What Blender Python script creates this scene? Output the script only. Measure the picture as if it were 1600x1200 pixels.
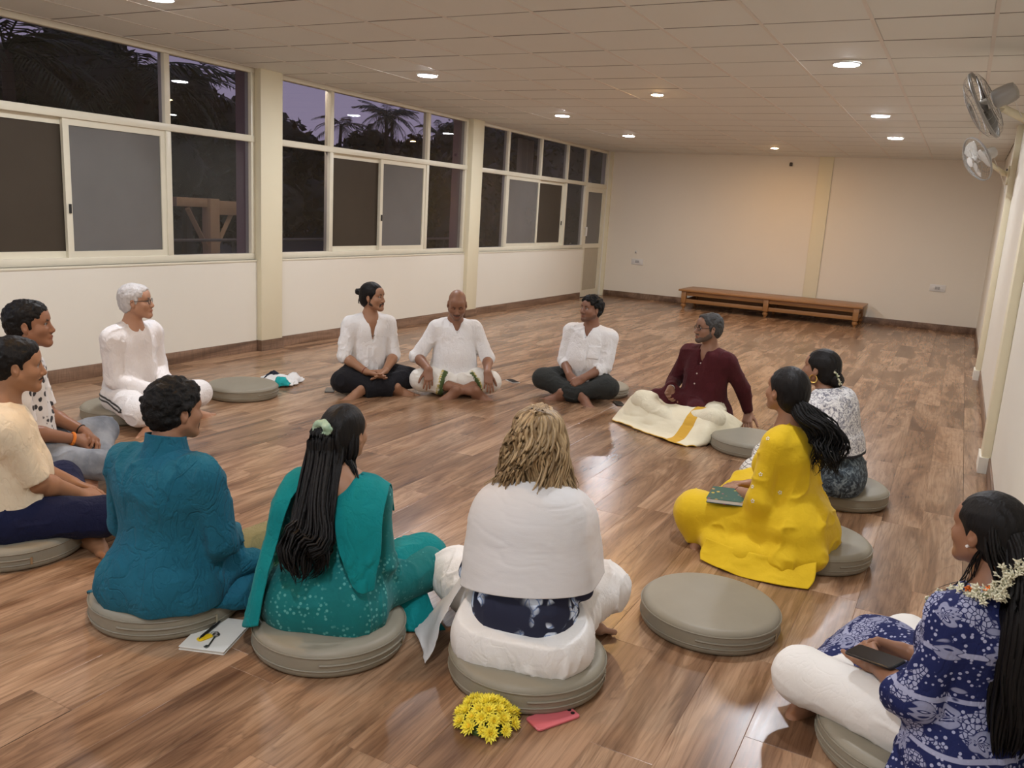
import bpy, bmesh, math, random
import numpy as np
from mathutils import Vector, Matrix

for o in list(bpy.data.objects):
    bpy.data.objects.remove(o)
random.seed(7)
RNG = np.random.RandomState(11)
scn = bpy.context.scene
COL = scn.collection
PI = math.pi

# ------------------------------------------------------------------ camera
CAM_H, CAM_YAW, CAM_PITCH, CAM_ROLL, CAM_F = 1.536, 0.4792, 0.2068, 0.0595, 1307.4
cy, sy, cp, sp = math.cos(CAM_YAW), math.sin(CAM_YAW), math.cos(CAM_PITCH), math.sin(CAM_PITCH)
_f = Vector((-sy * cp, cy * cp, -sp)); _r0 = Vector((cy, sy, 0)); _u0 = _r0.cross(_f)
_r = _r0 * math.cos(CAM_ROLL) + _u0 * math.sin(CAM_ROLL)
_u = _u0 * math.cos(CAM_ROLL) - _r0 * math.sin(CAM_ROLL)
cam = bpy.data.cameras.new('camera'); camo = bpy.data.objects.new('camera', cam); COL.objects.link(camo)
m = Matrix.Identity(4)
for i in range(3):
    m[i][0], m[i][1], m[i][2] = _r[i], _u[i], -_f[i]
m.translation = (0, 0, CAM_H)
camo.matrix_world = m
cam.sensor_width = 36; cam.lens = CAM_F * 36 / 1600; cam.clip_start = .05; cam.clip_end = 300
scn.camera = camo

# ------------------------------------------------------------------ world: dusk sky
w = bpy.data.worlds.new('dusk'); scn.world = w; w.use_nodes = True
bg = w.node_tree.nodes['Background']
tc = w.node_tree.nodes.new('ShaderNodeTexCoord'); sx = w.node_tree.nodes.new('ShaderNodeSeparateXYZ')
rp = w.node_tree.nodes.new('ShaderNodeValToRGB')
w.node_tree.links.new(tc.outputs['Generated'], sx.inputs[0]); w.node_tree.links.new(sx.outputs['Z'], rp.inputs[0])
w.node_tree.links.new(rp.outputs[0], bg.inputs[0])
rp.color_ramp.elements[0].color = (.31, .265, .36, 1); rp.color_ramp.elements[0].position = 0
rp.color_ramp.elements[1].color = (.19, .18, .30, 1); rp.color_ramp.elements[1].position = .5
bg.inputs[1].default_value = 1.0

# ------------------------------------------------------------------ exposure
vs = scn.view_settings
vs.view_transform = 'Standard'; vs.look = 'None'; vs.gamma = 1; vs.use_curve_mapping = False
vs.exposure = 0.55
LED_WHITE = 300.0      # radiance of the ceiling panels
LED_WARM = 420.0
scn.cycles.max_bounces = 8
scn.cycles.diffuse_bounces = 4
scn.cycles.sample_clamp_indirect = 6

# ------------------------------------------------------------------ helpers
def empty(name, loc=(0, 0, 0), rz=0.0):
    o = bpy.data.objects.new(name, None); COL.objects.link(o)
    o.location = loc; o.rotation_euler = (0, 0, rz); o.empty_display_size = .05
    return o
def tag(o, label=None, cat=None, group=None, kind=None):
    if label: o['label'] = label
    if cat: o['category'] = cat
    if group: o['group'] = group
    if kind: o['kind'] = kind
    return o
def link(name, me, mat=None, parent=None, loc=None, rot=None, smooth=False):
    o = bpy.data.objects.new(name, me); COL.objects.link(o)
    if mat is not None and len(me.materials) == 0: me.materials.append(mat)
    if parent is not None: o.parent = parent
    if loc is not None: o.location = loc
    if rot is not None: o.rotation_euler = rot
    if smooth: me.shade_smooth()
    return o
def mesh_np(name, V, Fq):
    """V (n,3) array, Fq (m,k) int array"""
    me = bpy.data.meshes.new(name)
    V = np.asarray(V, np.float32); Fq = np.asarray(Fq, np.int32)
    k = Fq.shape[1]
    me.vertices.add(len(V)); me.vertices.foreach_set('co', V.ravel())
    me.loops.add(Fq.size); me.loops.foreach_set('vertex_index', Fq.ravel())
    me.polygons.add(len(Fq)); me.polygons.foreach_set('loop_start', np.arange(0, Fq.size, k, dtype=np.int32))
    me.polygons.foreach_set('loop_total', np.full(len(Fq), k, np.int32))
    me.update(calc_edges=True); me.validate()
    return me
class MB:
    """collects shapes into one mesh"""
    def __init__(s): s.v = []; s.f = []; s.mi = []; s.cur = 0
    def add(s, v, f):
        n = len(s.v); s.v += [tuple(p) for p in v]; s.f += [tuple(i + n for i in q) for q in f]; s.mi += [s.cur] * len(f)
    def box(s, lo, hi, M=None):
        (a, b, c), (d, e, g) = lo, hi
        v = [(a, b, c), (d, b, c), (d, e, c), (a, e, c), (a, b, g), (d, b, g), (d, e, g), (a, e, g)]
        if M is not None: v = [tuple(M @ Vector(p)) for p in v]
        s.add(v, [(3, 2, 1, 0), (4, 5, 6, 7), (0, 1, 5, 4), (1, 2, 6, 5), (2, 3, 7, 6), (3, 0, 4, 7)])
        return s
    def tube(s, pts, rad, n=8, cap=True, flat=None):
        pts = [Vector(p) for p in pts]
        if not hasattr(rad, '__len__'): rad = [rad] * len(pts)
        rings = []; prev = None
        for i, p in enumerate(pts):
            t = (pts[min(i + 1, len(pts) - 1)] - pts[max(i - 1, 0)]).normalized()
            if prev is None:
                a = Vector((0, 0, 1)) if abs(t.z) < .9 else Vector((1, 0, 0)); x = t.cross(a).normalized()
            else:
                x = (prev - t * prev.dot(t)).normalized()
            prev = x; y = t.cross(x)
            rings.append([p + (x * math.cos(2 * PI * k / n) + y * math.sin(2 * PI * k / n) * (flat or 1)) * rad[i] for k in range(n)])
        v = [q for r_ in rings for q in r_]; f = []
        for i in range(len(pts) - 1):
            for k in range(n):
                f.append((i * n + k, i * n + (k + 1) % n, (i + 1) * n + (k + 1) % n, (i + 1) * n + k))
        if cap: f.append(tuple(range(n - 1, -1, -1))); f.append(tuple((len(pts) - 1) * n + k for k in range(n)))
        s.add(v, f); return s
    def lathe(s, prof, n=32, c=(0, 0, 0), M=None):
        v = []; f = []
        for (r_, z) in prof:
            for k in range(n):
                p = Vector((r_ * math.cos(2 * PI * k / n), r_ * math.sin(2 * PI * k / n), z))
                if M is not None: p = M @ p
                v.append(p + Vector(c))
        for i in range(len(prof) - 1):
            for k in range(n):
                f.append((i * n + k, i * n + (k + 1) % n, (i + 1) * n + (k + 1) % n, (i + 1) * n + k))
        f.append(tuple(range(n - 1, -1, -1))); f.append(tuple((len(prof) - 1) * n + k for k in range(n)))
        s.add(v, f); return s
    def mesh(s, name):
        me = bpy.data.meshes.new(name); me.from_pydata(s.v, [], s.f); me.update()
        if any(s.mi): me.polygons.foreach_set('material_index', s.mi)
        return me
    def build(s, name, mat, parent=None, loc=None, rot=None, smooth=False, bevel=0, ang=None):
        me = s.mesh(name)
        if bevel:
            bm = bmesh.new(); bm.from_mesh(me)
            bmesh.ops.remove_doubles(bm, verts=bm.verts, dist=1e-6)
            es = [e for e in bm.edges if len(e.link_faces) == 2 and e.calc_face_angle(0) > .5]
            bmesh.ops.bevel(bm, geom=es, offset=bevel, segments=2, profile=.5, affect='EDGES', clamp_overlap=True)
            bm.to_mesh(me); bm.free()
        o = link(name, me, mat, parent, loc, rot)
        if smooth or bevel:
            me.shade_smooth()
            me.set_sharp_from_angle(angle=ang or .7)
        return o
def bx(name, lo, hi, mat, parent=None, bevel=0.0, **k):
    return MB().box(lo, hi).build(name, mat, parent, bevel=bevel, **k)

# ------------------------------------------------------------------ materials
class NT:
    def __init__(s, name):
        s.m = bpy.data.materials.new(name); s.m.use_nodes = True; s.t = s.m.node_tree
        s.b = s.t.nodes['Principled BSDF']; s.out = s.t.nodes['Material Output']
    def n(s, typ, **kw):
        nd = s.t.nodes.new('ShaderNode' + typ)
        for k, v in kw.items(): setattr(nd, k, v)
        return nd
    def l(s, a, b): s.t.links.new(a, b)
    def coord(s, scale=(1, 1, 1), kind='Object', rand=0.0):
        t = s.n('TexCoord'); mp = s.n('Mapping'); mp.inputs['Scale'].default_value = scale
        src = t.outputs[kind]
        if rand:
            oi = s.n('ObjectInfo'); ge = s.n('NewGeometry'); ad = s.n('Math', operation='ADD'); ml = s.n('Math', operation='MULTIPLY')
            s.l(oi.outputs['Random'], ad.inputs[0]); s.l(ge.outputs['Random Per Island'], ad.inputs[1])
            s.l(ad.outputs[0], ml.inputs[0]); ml.inputs[1].default_value = rand
            va = s.n('VectorMath', operation='ADD'); s.l(src, va.inputs[0]); s.l(ml.outputs[0], va.inputs[1]); src = va.outputs[0]
        s.l(src, mp.inputs['Vector']); return mp.outputs[0]
    def noise(s, vec, scale=1, detail=4, rough=.55, dist=0):
        nd = s.n('TexNoise'); s.l(vec, nd.inputs['Vector']); nd.inputs['Scale'].default_value = scale
        nd.inputs['Detail'].default_value = detail; nd.inputs['Roughness'].default_value = rough; nd.inputs['Distortion'].default_value = dist
        return nd.outputs[0]
    def vor(s, vec, scale=1, feature='F1', out='Distance'):
        nd = s.n('TexVoronoi', feature=feature); s.l(vec, nd.inputs['Vector']); nd.inputs['Scale'].default_value = scale
        return nd.outputs[out]
    def ramp(s, fac, stops, interp='LINEAR'):
        nd = s.n('ValToRGB'); s.l(fac, nd.inputs[0]); cr = nd.color_ramp; cr.interpolation = interp
        while len(cr.elements) < len(stops): cr.elements.new(.5)
        for e, (p, c) in zip(cr.elements, stops):
            e.position = p; e.color = (*c, 1) if len(c) == 3 else c
        return nd.outputs[0]
    def mix(s, fac, a, b, blend='MIX'):
        nd = s.n('Mix', data_type='RGBA', blend_type=blend)
        for v, sk in ((fac, nd.inputs[0]), (a, nd.inputs[6]), (b, nd.inputs[7])):
            if hasattr(v, 'node'): s.l(v, sk)
            elif isinstance(v, (int, float)): sk.default_value = v if sk.type == 'VALUE' else (v, v, v, 1)
            else: sk.default_value = (*v, 1)
        return nd.outputs[2]
    def math(s, op, a, b=None):
        nd = s.n('Math', operation=op)
        for v, sk in ((a, nd.inputs[0]), (b, nd.inputs[1])):
            if v is None: continue
            if hasattr(v, 'node'): s.l(v, sk)
            else: sk.default_value = v
        return nd.outputs[0]
    def bump(s, h, strength=.2, dist=.01):
        nd = s.n('Bump'); s.l(h, nd.inputs['Height']); nd.inputs['Strength'].default_value = strength; nd.inputs['Distance'].default_value = dist
        s.l(nd.outputs[0], s.b.inputs['Normal']); return nd
    def attr(s, name='Col'):
        nd = s.n('Attribute'); nd.attribute_name = name; return nd.outputs['Color']
    def set(s, base=None, rough=None, metal=None, spec=None, sheen=None, coat=None):
        B = s.b.inputs
        if base is not None:
            if hasattr(base, 'node'): s.l(base, B['Base Color'])
            else: B['Base Color'].default_value = (*base, 1)
        if rough is not None:
            if hasattr(rough, 'node'): s.l(rough, B['Roughness'])
            else: B['Roughness'].default_value = rough
        if metal is not None: B['Metallic'].default_value = metal
        if spec is not None: B['Specular IOR Level'].default_value = spec
        if sheen is not None: B['Sheen Weight'].default_value = sheen
        if coat is not None: B['Coat Weight'].default_value = coat
        return s.m
def srgb(r, g, b):
    return tuple((c / 255 / 12.92) if c / 255 <= .04045 else ((c / 255 + .055) / 1.055) ** 2.4 for c in (r, g, b))
def plain(name, c, rough=.5, metal=0, spec=.5, bump=0, bscale=200, var=.06):
    """paint / plastic / metal with faint mottling"""
    t = NT(name); v = t.coord(); n = t.noise(v, 9, 3)
    col = t.mix(n, tuple(x * (1 - var) for x in c), tuple(min(1, x * (1 + var)) for x in c))
    t.set(col, rough, metal, spec)
    if bump: t.bump(t.noise(v, bscale, 2), bump, .002)
    return t.m
def fabric(name, c, c2=None, rough=.9, var=.10, weave=900, fold=.35, sheen=.04, cs=(11, 11, 7)):
    t = NT(name); v = t.coord()
    n = t.noise(v, 14, 4)
    col = t.mix(n, tuple(x * (1 - var) for x in c), tuple(min(1, x * (1 + var)) for x in (c2 or c)))
    t.set(col, rough, 0, .2, sheen); cloth_bump(t, v, fold, weave, cs)
    return t.m
def cloth_bump(t, v, fold=.35, weave=900, cs=(11, 11, 7)):
    k = t.noise(t.coord(cs), 1, 3, .5, .9); cr = t.ramp(t.math('ABSOLUTE', t.math('SUBTRACT', k, .5)), [(0, (0, 0, 0)), (.05, (1, 1, 1))])
    k2 = t.noise(t.coord(tuple(2.1 * x for x in cs)), 1, 2, .5, .6); cr2 = t.ramp(t.math('ABSOLUTE', t.math('SUBTRACT', k2, .5)), [(0, (0, 0, 0)), (.05, (1, 1, 1))])
    h = t.math('ADD', t.math('ADD', t.math('MULTIPLY', t.noise(v, weave, 1), .10), t.math('MULTIPLY', cr, .45)), t.math('ADD', t.math('MULTIPLY', cr2, .2), t.math('MULTIPLY', t.noise(v, 26, 3, .5, .8), .7)))
    t.bump(h, fold, .012)
def emis(name, c, s):
    t = NT(name); t.b.inputs['Emission Color'].default_value = (*c, 1); t.b.inputs['Emission Strength'].default_value = s
    t.set((.8, .8, .8), .5); return t.m
# ------------------------------------------------------------------ distance-field modelling (bodies, clothes, hair)
def V3(*a): return np.array(a[0] if len(a) == 1 else a, float)
def unit(v): v = np.asarray(v, float); return v / (np.linalg.norm(v) + 1e-12)
def rotm(ax, ang):
    ax = unit(ax); K = np.array([[0, -ax[2], ax[1]], [ax[2], 0, -ax[0]], [-ax[1], ax[0], 0]])
    return np.eye(3) + math.sin(ang) * K + (1 - math.cos(ang)) * K @ K
def Rz(a): return rotm((0, 0, 1), a)
def Rx(a): return rotm((1, 0, 0), a)
def Ry(a): return rotm((0, 1, 0), a)
class Field:
    def __init__(s, lo, hi, h):
        s.lo = np.array(lo, float); s.h = h
        s.n = np.ceil((np.array(hi) - s.lo) / h).astype(int) + 1
        s.D = np.full(s.n, 1.0, np.float32); s.C = np.zeros(s.n, np.uint8)
        s.pal = [(1, 1, 1)]; s.cur = 0
        s.ax = [(s.lo[i] + h * np.arange(s.n[i])).astype(np.float32) for i in range(3)]
    def color(s, c):
        if c in s.pal: s.cur = s.pal.index(c)
        else: s.pal.append(c); s.cur = len(s.pal) - 1
        return s
    def _box(s, lo, hi):
        a = np.clip(np.floor((np.array(lo) - s.lo) / s.h).astype(int), 0, s.n); b = np.clip(np.ceil((np.array(hi) - s.lo) / s.h).astype(int) + 1, 0, s.n)
        if (b <= a).any(): return None
        return tuple(slice(int(i), int(j)) for i, j in zip(a, b))
    def _grid(s, sl):
        return s.ax[0][sl[0]][:, None, None], s.ax[1][sl[1]][None, :, None], s.ax[2][sl[2]][None, None, :]
    def _apply(s, sl, d, k, op):
        D = s.D[sl]
        if op == 'u':
            if k > 0:
                hh = np.maximum(k - np.abs(D - d), 0) / k; new = np.minimum(D, d) - hh * hh * (k * .25)
            else: new = np.minimum(D, d)
            s.C[sl] = np.where(d < D, np.uint8(s.cur), s.C[sl])
        elif op == 's':
            hh = np.maximum(k - np.abs(D + d), 0) / max(k, 1e-6); new = np.maximum(D, -d) + hh * hh * (k * .25)
        elif op == 'p':      # paint only
            s.C[sl] = np.where(d < 0, np.uint8(s.cur), s.C[sl]); return
        s.D[sl] = new
    def cap(s, a, b, ra, rb=None, k=.02, op='u', flat=None, cuta=False, cutb=False):
        """tapered capsule; flat=(axis, factor>1 thins it along that axis); cut: flat ends"""
        rb = ra if rb is None else rb
        a = V3(a); b = V3(b); m = max(ra, rb) + k + 3 * s.h
        sl = s._box(np.minimum(a, b) - m, np.maximum(a, b) + m)
        if sl is None: return s
        X, Y, Z = s._grid(sl); ab = b - a; L2 = float(ab @ ab) + 1e-12
        px, py, pz = X - a[0], Y - a[1], Z - a[2]
        tr = (px * ab[0] + py * ab[1] + pz * ab[2]) / L2; t = np.clip(tr, 0, 1)
        qx, qy, qz = px - t * ab[0], py - t * ab[1], pz - t * ab[2]
        if flat is not None:
            n, fac = unit(flat[0]), flat[1]; c = (qx * n[0] + qy * n[1] + qz * n[2]) * (fac - 1)
            qx, qy, qz = qx + c * n[0], qy + c * n[1], qz + c * n[2]
        d = np.sqrt(qx * qx + qy * qy + qz * qz) - (ra + (rb - ra) * t)
        if flat is not None: d = d / (1 + (flat[1] - 1) * .5)
        L = math.sqrt(L2)
        if cuta: d = np.maximum(d, -tr * L)
        if cutb: d = np.maximum(d, (tr - 1) * L)
        s._apply(sl, d, k, op); return s
    def ell(s, c, r, R=None, k=.02, op='u'):
        c = V3(c); r = V3(r) if hasattr(r, '__len__') else V3(r, r, r); m = r.max() + k + 3 * s.h
        ext = (np.sqrt(((np.asarray(R) * r[None, :]) ** 2).sum(1)) if R is not None else r) + k + 3 * s.h
        sl = s._box(c - ext, c + ext)
        if sl is None: return s
        X, Y, Z = s._grid(sl); x, y, z = X - c[0], Y - c[1], Z - c[2]
        if R is not None:
            R = np.asarray(R); x, y, z = (R[0, 0] * x + R[1, 0] * y + R[2, 0] * z), (R[0, 1] * x + R[1, 1] * y + R[2, 1] * z), (R[0, 2] * x + R[1, 2] * y + R[2, 2] * z)
        k0 = np.sqrt((x / r[0]) ** 2 + (y / r[1]) ** 2 + (z / r[2]) ** 2)
        k1 = np.sqrt((x / r[0] ** 2) ** 2 + (y / r[1] ** 2) ** 2 + (z / r[2] ** 2) ** 2) + 1e-9
        s._apply(sl, k0 * (k0 - 1) / k1, k, op); return s
    def chain(s, pts, rads, k=.02, **kw):
        for (a, b, ra, rb) in zip(pts[:-1], pts[1:], rads[:-1], rads[1:]): s.cap(a, b, ra, rb, k, **kw)
        return s
    def plane(s, p, n, k=.004):
        """remove the side the normal points to"""
        n = unit(n); p = V3(p); sl = tuple(slice(0, int(i)) for i in s.n); X, Y, Z = s._grid(sl)
        d = (X - p[0]) * n[0] + (Y - p[1]) * n[1] + (Z - p[2]) * n[2]
        s.D = np.maximum(s.D, d.astype(np.float32)); return s
    def mesh(s):
        """surface nets -> V, quads, colours"""
        D = s.D; D[0] = 1; D[-1] = 1; D[:, 0] = 1; D[:, -1] = 1; D[:, :, 0] = 1; D[:, :, -1] = 1
        I = D < 0
        U = I.view(np.uint8)
        S1 = U[:-1] + U[1:]; S2 = S1[:, :-1] + S1[:, 1:]; S3 = S2[:, :, :-1] + S2[:, :, 1:]
        act = np.nonzero((S3 > 0) & (S3 < 8)); n = len(act[0])
        if n == 0: return np.zeros((0, 3)), np.zeros((0, 4), int), np.zeros((0, 3))
        idx = np.full(S3.shape, -1, np.int32); idx[act] = np.arange(n, dtype=np.int32)
        off = [(i, j, k) for i in (0, 1) for j in (0, 1) for k in (0, 1)]
        vals = {o: D[act[0] + o[0], act[1] + o[1], act[2] + o[2]] for o in off}
        acc = np.zeros((n, 3)); cnt = np.zeros(n)
        for o in off:
            for axn in range(3):
                if o[axn] == 0:
                    o2 = list(o); o2[axn] = 1; o2 = tuple(o2)
                    v0, v1 = vals[o], vals[o2]; mk = (v0 < 0) != (v1 < 0)
                    t = np.where(mk, v0 / np.where(mk, v0 - v1, 1), 0)
                    for d in range(3): acc[:, d] += np.where(mk, o[d] + (t if d == axn else 0), 0)
                    cnt += mk
        P = acc / cnt[:, None]
        V = s.lo + s.h * (np.stack(act, 1) + P)
        ci = s.C[act[0] + (P[:, 0] > .5), act[1] + (P[:, 1] > .5), act[2] + (P[:, 2] > .5)]
        C = np.array(s.pal, float)[ci]
        Q = []
        for axn in range(3):
            A = I; sl0 = [slice(None)] * 3; sl1 = [slice(None)] * 3; sl0[axn] = slice(0, -1); sl1[axn] = slice(1, None)
            df = I[tuple(sl0)] != I[tuple(sl1)]
            e = np.nonzero(df); b, c = [(1, 2), (2, 0), (0, 1)][axn]
            ok = (e[b] > 0) & (e[c] > 0) & (e[b] < s.n[b] - 1) & (e[c] < s.n[c] - 1)
            e = tuple(q[ok] for q in e)
            def cell(db, dc):
                q = [x.copy() for x in e]; q[b] = q[b] - db; q[c] = q[c] - dc; return idx[q[0], q[1], q[2]]
            q = np.stack([cell(1, 1), cell(0, 1), cell(0, 0), cell(1, 0)], 1)
            ins = I[e]; q[~ins] = q[~ins][:, ::-1]; Q.append(q)
        return V, np.concatenate(Q), C
# --- numpy lattice noise
_LAT = RNG.rand(64, 64, 64).astype(np.float32) * 2 - 1
def vnoise(P):
    P = np.asarray(P); i = np.floor(P).astype(int); f = P - i; f = f * f * f * (f * (f * 6 - 15) + 10); i &= 63; j = (i + 1) & 63
    r = 0
    for a in (0, 1):
        for b in (0, 1):
            for c in (0, 1):
                wgt = (f[:, 0] if a else 1 - f[:, 0]) * (f[:, 1] if b else 1 - f[:, 1]) * (f[:, 2] if c else 1 - f[:, 2])
                r = r + wgt * _LAT[(j if a else i)[:, 0], (j if b else i)[:, 1], (j if c else i)[:, 2]]
    return r
def fbm(P, o=2):
    r = 0; a = 1.0
    for q in range(o): r = r + a * vnoise(P * 2 ** q + 17.3 * q); a *= .5
    return r
def vnormals(V, Q):
    n = np.cross(V[Q[:, 2]] - V[Q[:, 0]], V[Q[:, -1]] - V[Q[:, 1]])
    N = np.zeros_like(V)
    for k in range(Q.shape[1]):
        for d in range(3): N[:, d] += np.bincount(Q[:, k], n[:, d], len(V))
    return N / (np.linalg.norm(N, axis=1, keepdims=True) + 1e-12)
def lap(V, Q, it=1, w=.5):
    for _ in range(it):
        A = np.zeros_like(V); c = np.zeros(len(V))
        for a, b in ((0, 1), (1, 2), (2, 3), (3, 0)):
            c += np.bincount(Q[:, a], minlength=len(V)) + np.bincount(Q[:, b], minlength=len(V))
            for d in range(3): A[:, d] += np.bincount(Q[:, a], V[Q[:, b], d], len(V)) + np.bincount(Q[:, b], V[Q[:, a], d], len(V))
        V = V * (1 - w) + w * A / np.maximum(c, 1)[:, None]
    return V
def folds(V, Q, amp=.005, scale=(14, 14, 5), seed=0.0, sharp=True, warp=.03):
    """cloth: soft billows plus narrow creases, along the normals"""
    N = vnormals(V, Q); P = V + warp * np.stack([vnoise(V * 9 + 3.1 + seed), vnoise(V * 9 + 41.7 + seed), vnoise(V * 9 + 77.2 + seed)], 1)
    sc = np.array(scale, float); n = vnoise(P * sc + seed); n2 = vnoise(P * sc * 1.7 + 9.7 + seed); m = np.clip(vnoise(V * 6 + 2.2 + seed) * 2 + .35, 0, 1); m2 = np.clip(vnoise(V * 8 + 31.2 + seed) * 2 + .2, 0, 1)
    d = .7 * n
    if sharp: d = d + 1.5 * m * (1 - np.minimum(1, np.abs(n) * 1.5)) ** 3 + .8 * m2 * (1 - np.minimum(1, np.abs(n2) * 1.5)) ** 3 - .5
    return V + N * (amp * d)[:, None]
def crease(F, pts, r=.006, k=.02):
    """pressed-in fold line"""
    for a, b in zip(pts[:-1], pts[1:]): F.cap(a, b, r, r * .7, k, 's')
    return F
def finish(name, V, Q, mat, parent, C=None, dec=None):
    me = mesh_np(name, V, Q)
    if C is not None:
        ca = me.color_attributes.new('Col', 'FLOAT_COLOR', 'POINT')
        ca.data.foreach_set('color', np.concatenate([C, np.ones((len(C), 1))], 1).astype(np.float32).ravel())
    o = link(name, me, mat, parent)
    if dec and len(Q) * 2 > 4000:
        md = o.modifiers.new('d', 'DECIMATE'); md.ratio = dec
        dg = bpy.context.evaluated_depsgraph_get()
        me2 = bpy.data.meshes.new_from_object(o.evaluated_get(dg), depsgraph=dg)
        o.modifiers.clear(); o.data = me2; me2.name = name; bpy.data.meshes.remove(me)
        if len(me2.materials) == 0: me2.materials.append(mat)
    o.data.shade_smooth()
    return o
def spline(pts, n):
    P = np.array(pts, float); m = len(P); t = np.linspace(0, m - 1, n); i = np.clip(np.floor(t).astype(int), 0, m - 2); f = (t - i)[:, None]
    g = lambda k: P[np.clip(i + k, 0, m - 1)]; p0, p1, p2, p3 = g(-1), g(0), g(1), g(2)
    return .5 * (2 * p1 + (p2 - p0) * f + (2 * p0 - 5 * p1 + 4 * p2 - p3) * f ** 2 + (3 * p1 - p0 - 3 * p2 + p3) * f ** 3)
def sheet(name, rows, mat, parent, nu=40, nv=40, thick=.004, amp=.0, scale=(20, 20, 6), seed=0.0, C=None, closed=False):
    """cloth from a net of control points (rows x cols), Catmull-Rom surface with thickness and folds"""
    G = np.array(rows, float)
    def cr(P, n):
        m = len(P); t = np.linspace(0, m - 1, n); i = np.clip(np.floor(t).astype(int), 0, m - 2); f = (t - i).reshape((-1,) + (1,) * (P.ndim - 1))
        g = lambda k: P[np.clip(i + k, 0, m - 1)]
        p0, p1, p2, p3 = g(-1), g(0), g(1), g(2)
        return .5 * (2 * p1 + (p2 - p0) * f + (2 * p0 - 5 * p1 + 4 * p2 - p3) * f ** 2 + (3 * p1 - p0 - 3 * p2 + p3) * f ** 3)
    S = cr(cr(G, nv).transpose(1, 0, 2), nu).transpose(1, 0, 2)   # nv x nu x 3
    V = S.reshape(-1, 3); a = np.arange(nv * nu).reshape(nv, nu)
    Q = np.stack([a[:-1, :-1], a[:-1, 1:], a[1:, 1:], a[1:, :-1]], -1).reshape(-1, 4)
    if amp: V = folds(V, Q, amp, scale, seed)
    N = vnormals(V, Q); n = len(V)
    VV = np.concatenate([V + N * thick / 2, V - N * thick / 2]); QQ = [Q, Q[:, ::-1] + n]
    e = np.concatenate([a[0, :], a[1:, -1], a[-1, -2::-1], a[-2:0:-1, 0]]); e2 = np.roll(e, -1)
    QQ.append(np.stack([e2, e, e + n, e2 + n], 1))
    uv = None
    me = mesh_np(name, VV, np.concatenate(QQ))
    # sheet coordinates for woven borders
    u, v = np.meshgrid(np.linspace(0, 1, nu), np.linspace(0, 1, nv)); uvc = np.stack([u.ravel(), v.ravel(), np.zeros(n)], 1)
    ca = me.attributes.new('suv', 'FLOAT_VECTOR', 'POINT'); ca.data.foreach_set('vector', np.concatenate([uvc, uvc]).astype(np.float32).ravel())
    o = link(name, me, mat, parent); me.shade_smooth(); return o

# ------------------------------------------------------------------ people
def skin_mat():
    t = NT('skin'); v = t.coord(); c = t.attr()
    c = t.mix(t.math('MULTIPLY', t.noise(v, 45, 3), .25), c, t.mix(1.0, c, (.80, .70, .66), 'MULTIPLY'))
    t.set(c, .46, 0, .38); t.bump(t.noise(v, 420, 2), .08, .002)
    t.b.inputs['Subsurface Weight'].default_value = 0.0
    return t.m
M_skin = skin_mat()
def hair_mat(name, c1, c2, rough=.42, scale=(60, 60, 6), strength=.5):
    t = NT(name); v = t.coord(scale); n = t.noise(v, 1, 4, .6, .6)
    t.set(t.mix(n, c1, c2), rough, 0, .22); t.bump(n, strength, .01); return t.m
M_hair_black = hair_mat('black_hair', (.0025, .002, .002), (.009, .0075, .007), .5)
M_hair_curl = hair_mat('black_curly_hair', (.002, .002, .002), (.008, .007, .0065), .6, (45, 45, 45), .8)

class Skel:
    """seated figure: z up, facing +y, origin on the floor under the pelvis"""
    def __init__(s, seat, H=.86, lean=0.0, side=0.0, twist=0.0, head=(0, 0, 0), sw=.175, knees=None, shoulder_up=0.0, hunch=.03, neck=0.0):
        s.seat = seat; k = s.k = H / .88; s.sw = sw
        s.T = Rz(twist) @ Ry(side) @ Rx(-lean); s.p0 = V3(0, 0, seat + .06)
        s.head_R = Rz(twist) @ Rz(head[0]) @ Rx(head[1]) @ Ry(head[2])
        s.pelvis = V3(0, 0, seat + .095)
        s.neckb = s.t(0, .0 + hunch * .3, .60 * k); s.necktop = s.t(0, .018 + hunch + neck, .675 * k)
        s.hc = s.necktop + s.head_R @ V3(0, .012, .096 * k)      # head centre
        s.hk = k * 1.0
        s.sh = {1: s.t(sw, .0 + hunch * .5, .528 * k + shoulder_up), -1: s.t(-sw, .0 + hunch * .5, .528 * k + shoulder_up)}
        s.hip = {1: V3(.09, .03, seat + .085), -1: V3(-.09, .03, seat + .085)}
        s.knee = {1: V3(.34, .27, .125), -1: V3(-.34, .27, .125)}
        s.ank = {1: V3(-.08, .40, .055), -1: V3(.10, .30, .06)}
        s.el = {}; s.wr = {}
    def t(s, x, y, z):
        """torso frame: z measured above the seat"""
        return s.p0 + s.T @ V3(x, y, z - .06)
    def h(s, x, y, z):
        return s.hc + s.head_R @ (V3(x, y, z) * s.hk)
    def arm(s, sd, wrist, pole, L1=.285, L2=.25):
        L1 *= s.k; L2 *= s.k; a = s.sh[sd]; w_ = V3(wrist); d = w_ - a; D = np.linalg.norm(d)
        if D > (L1 + L2) * .995: w_ = a + d / D * (L1 + L2) * .995; d = w_ - a; D = np.linalg.norm(d)
        x = (L1 ** 2 - L2 ** 2 + D ** 2) / (2 * D); y = math.sqrt(max(L1 ** 2 - x ** 2, 1e-6)); u = d / D
        p = V3(pole); p = unit(p - u * (p @ u)); s.el[sd] = a + u * x + p * y; s.wr[sd] = w_
        return s
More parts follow.
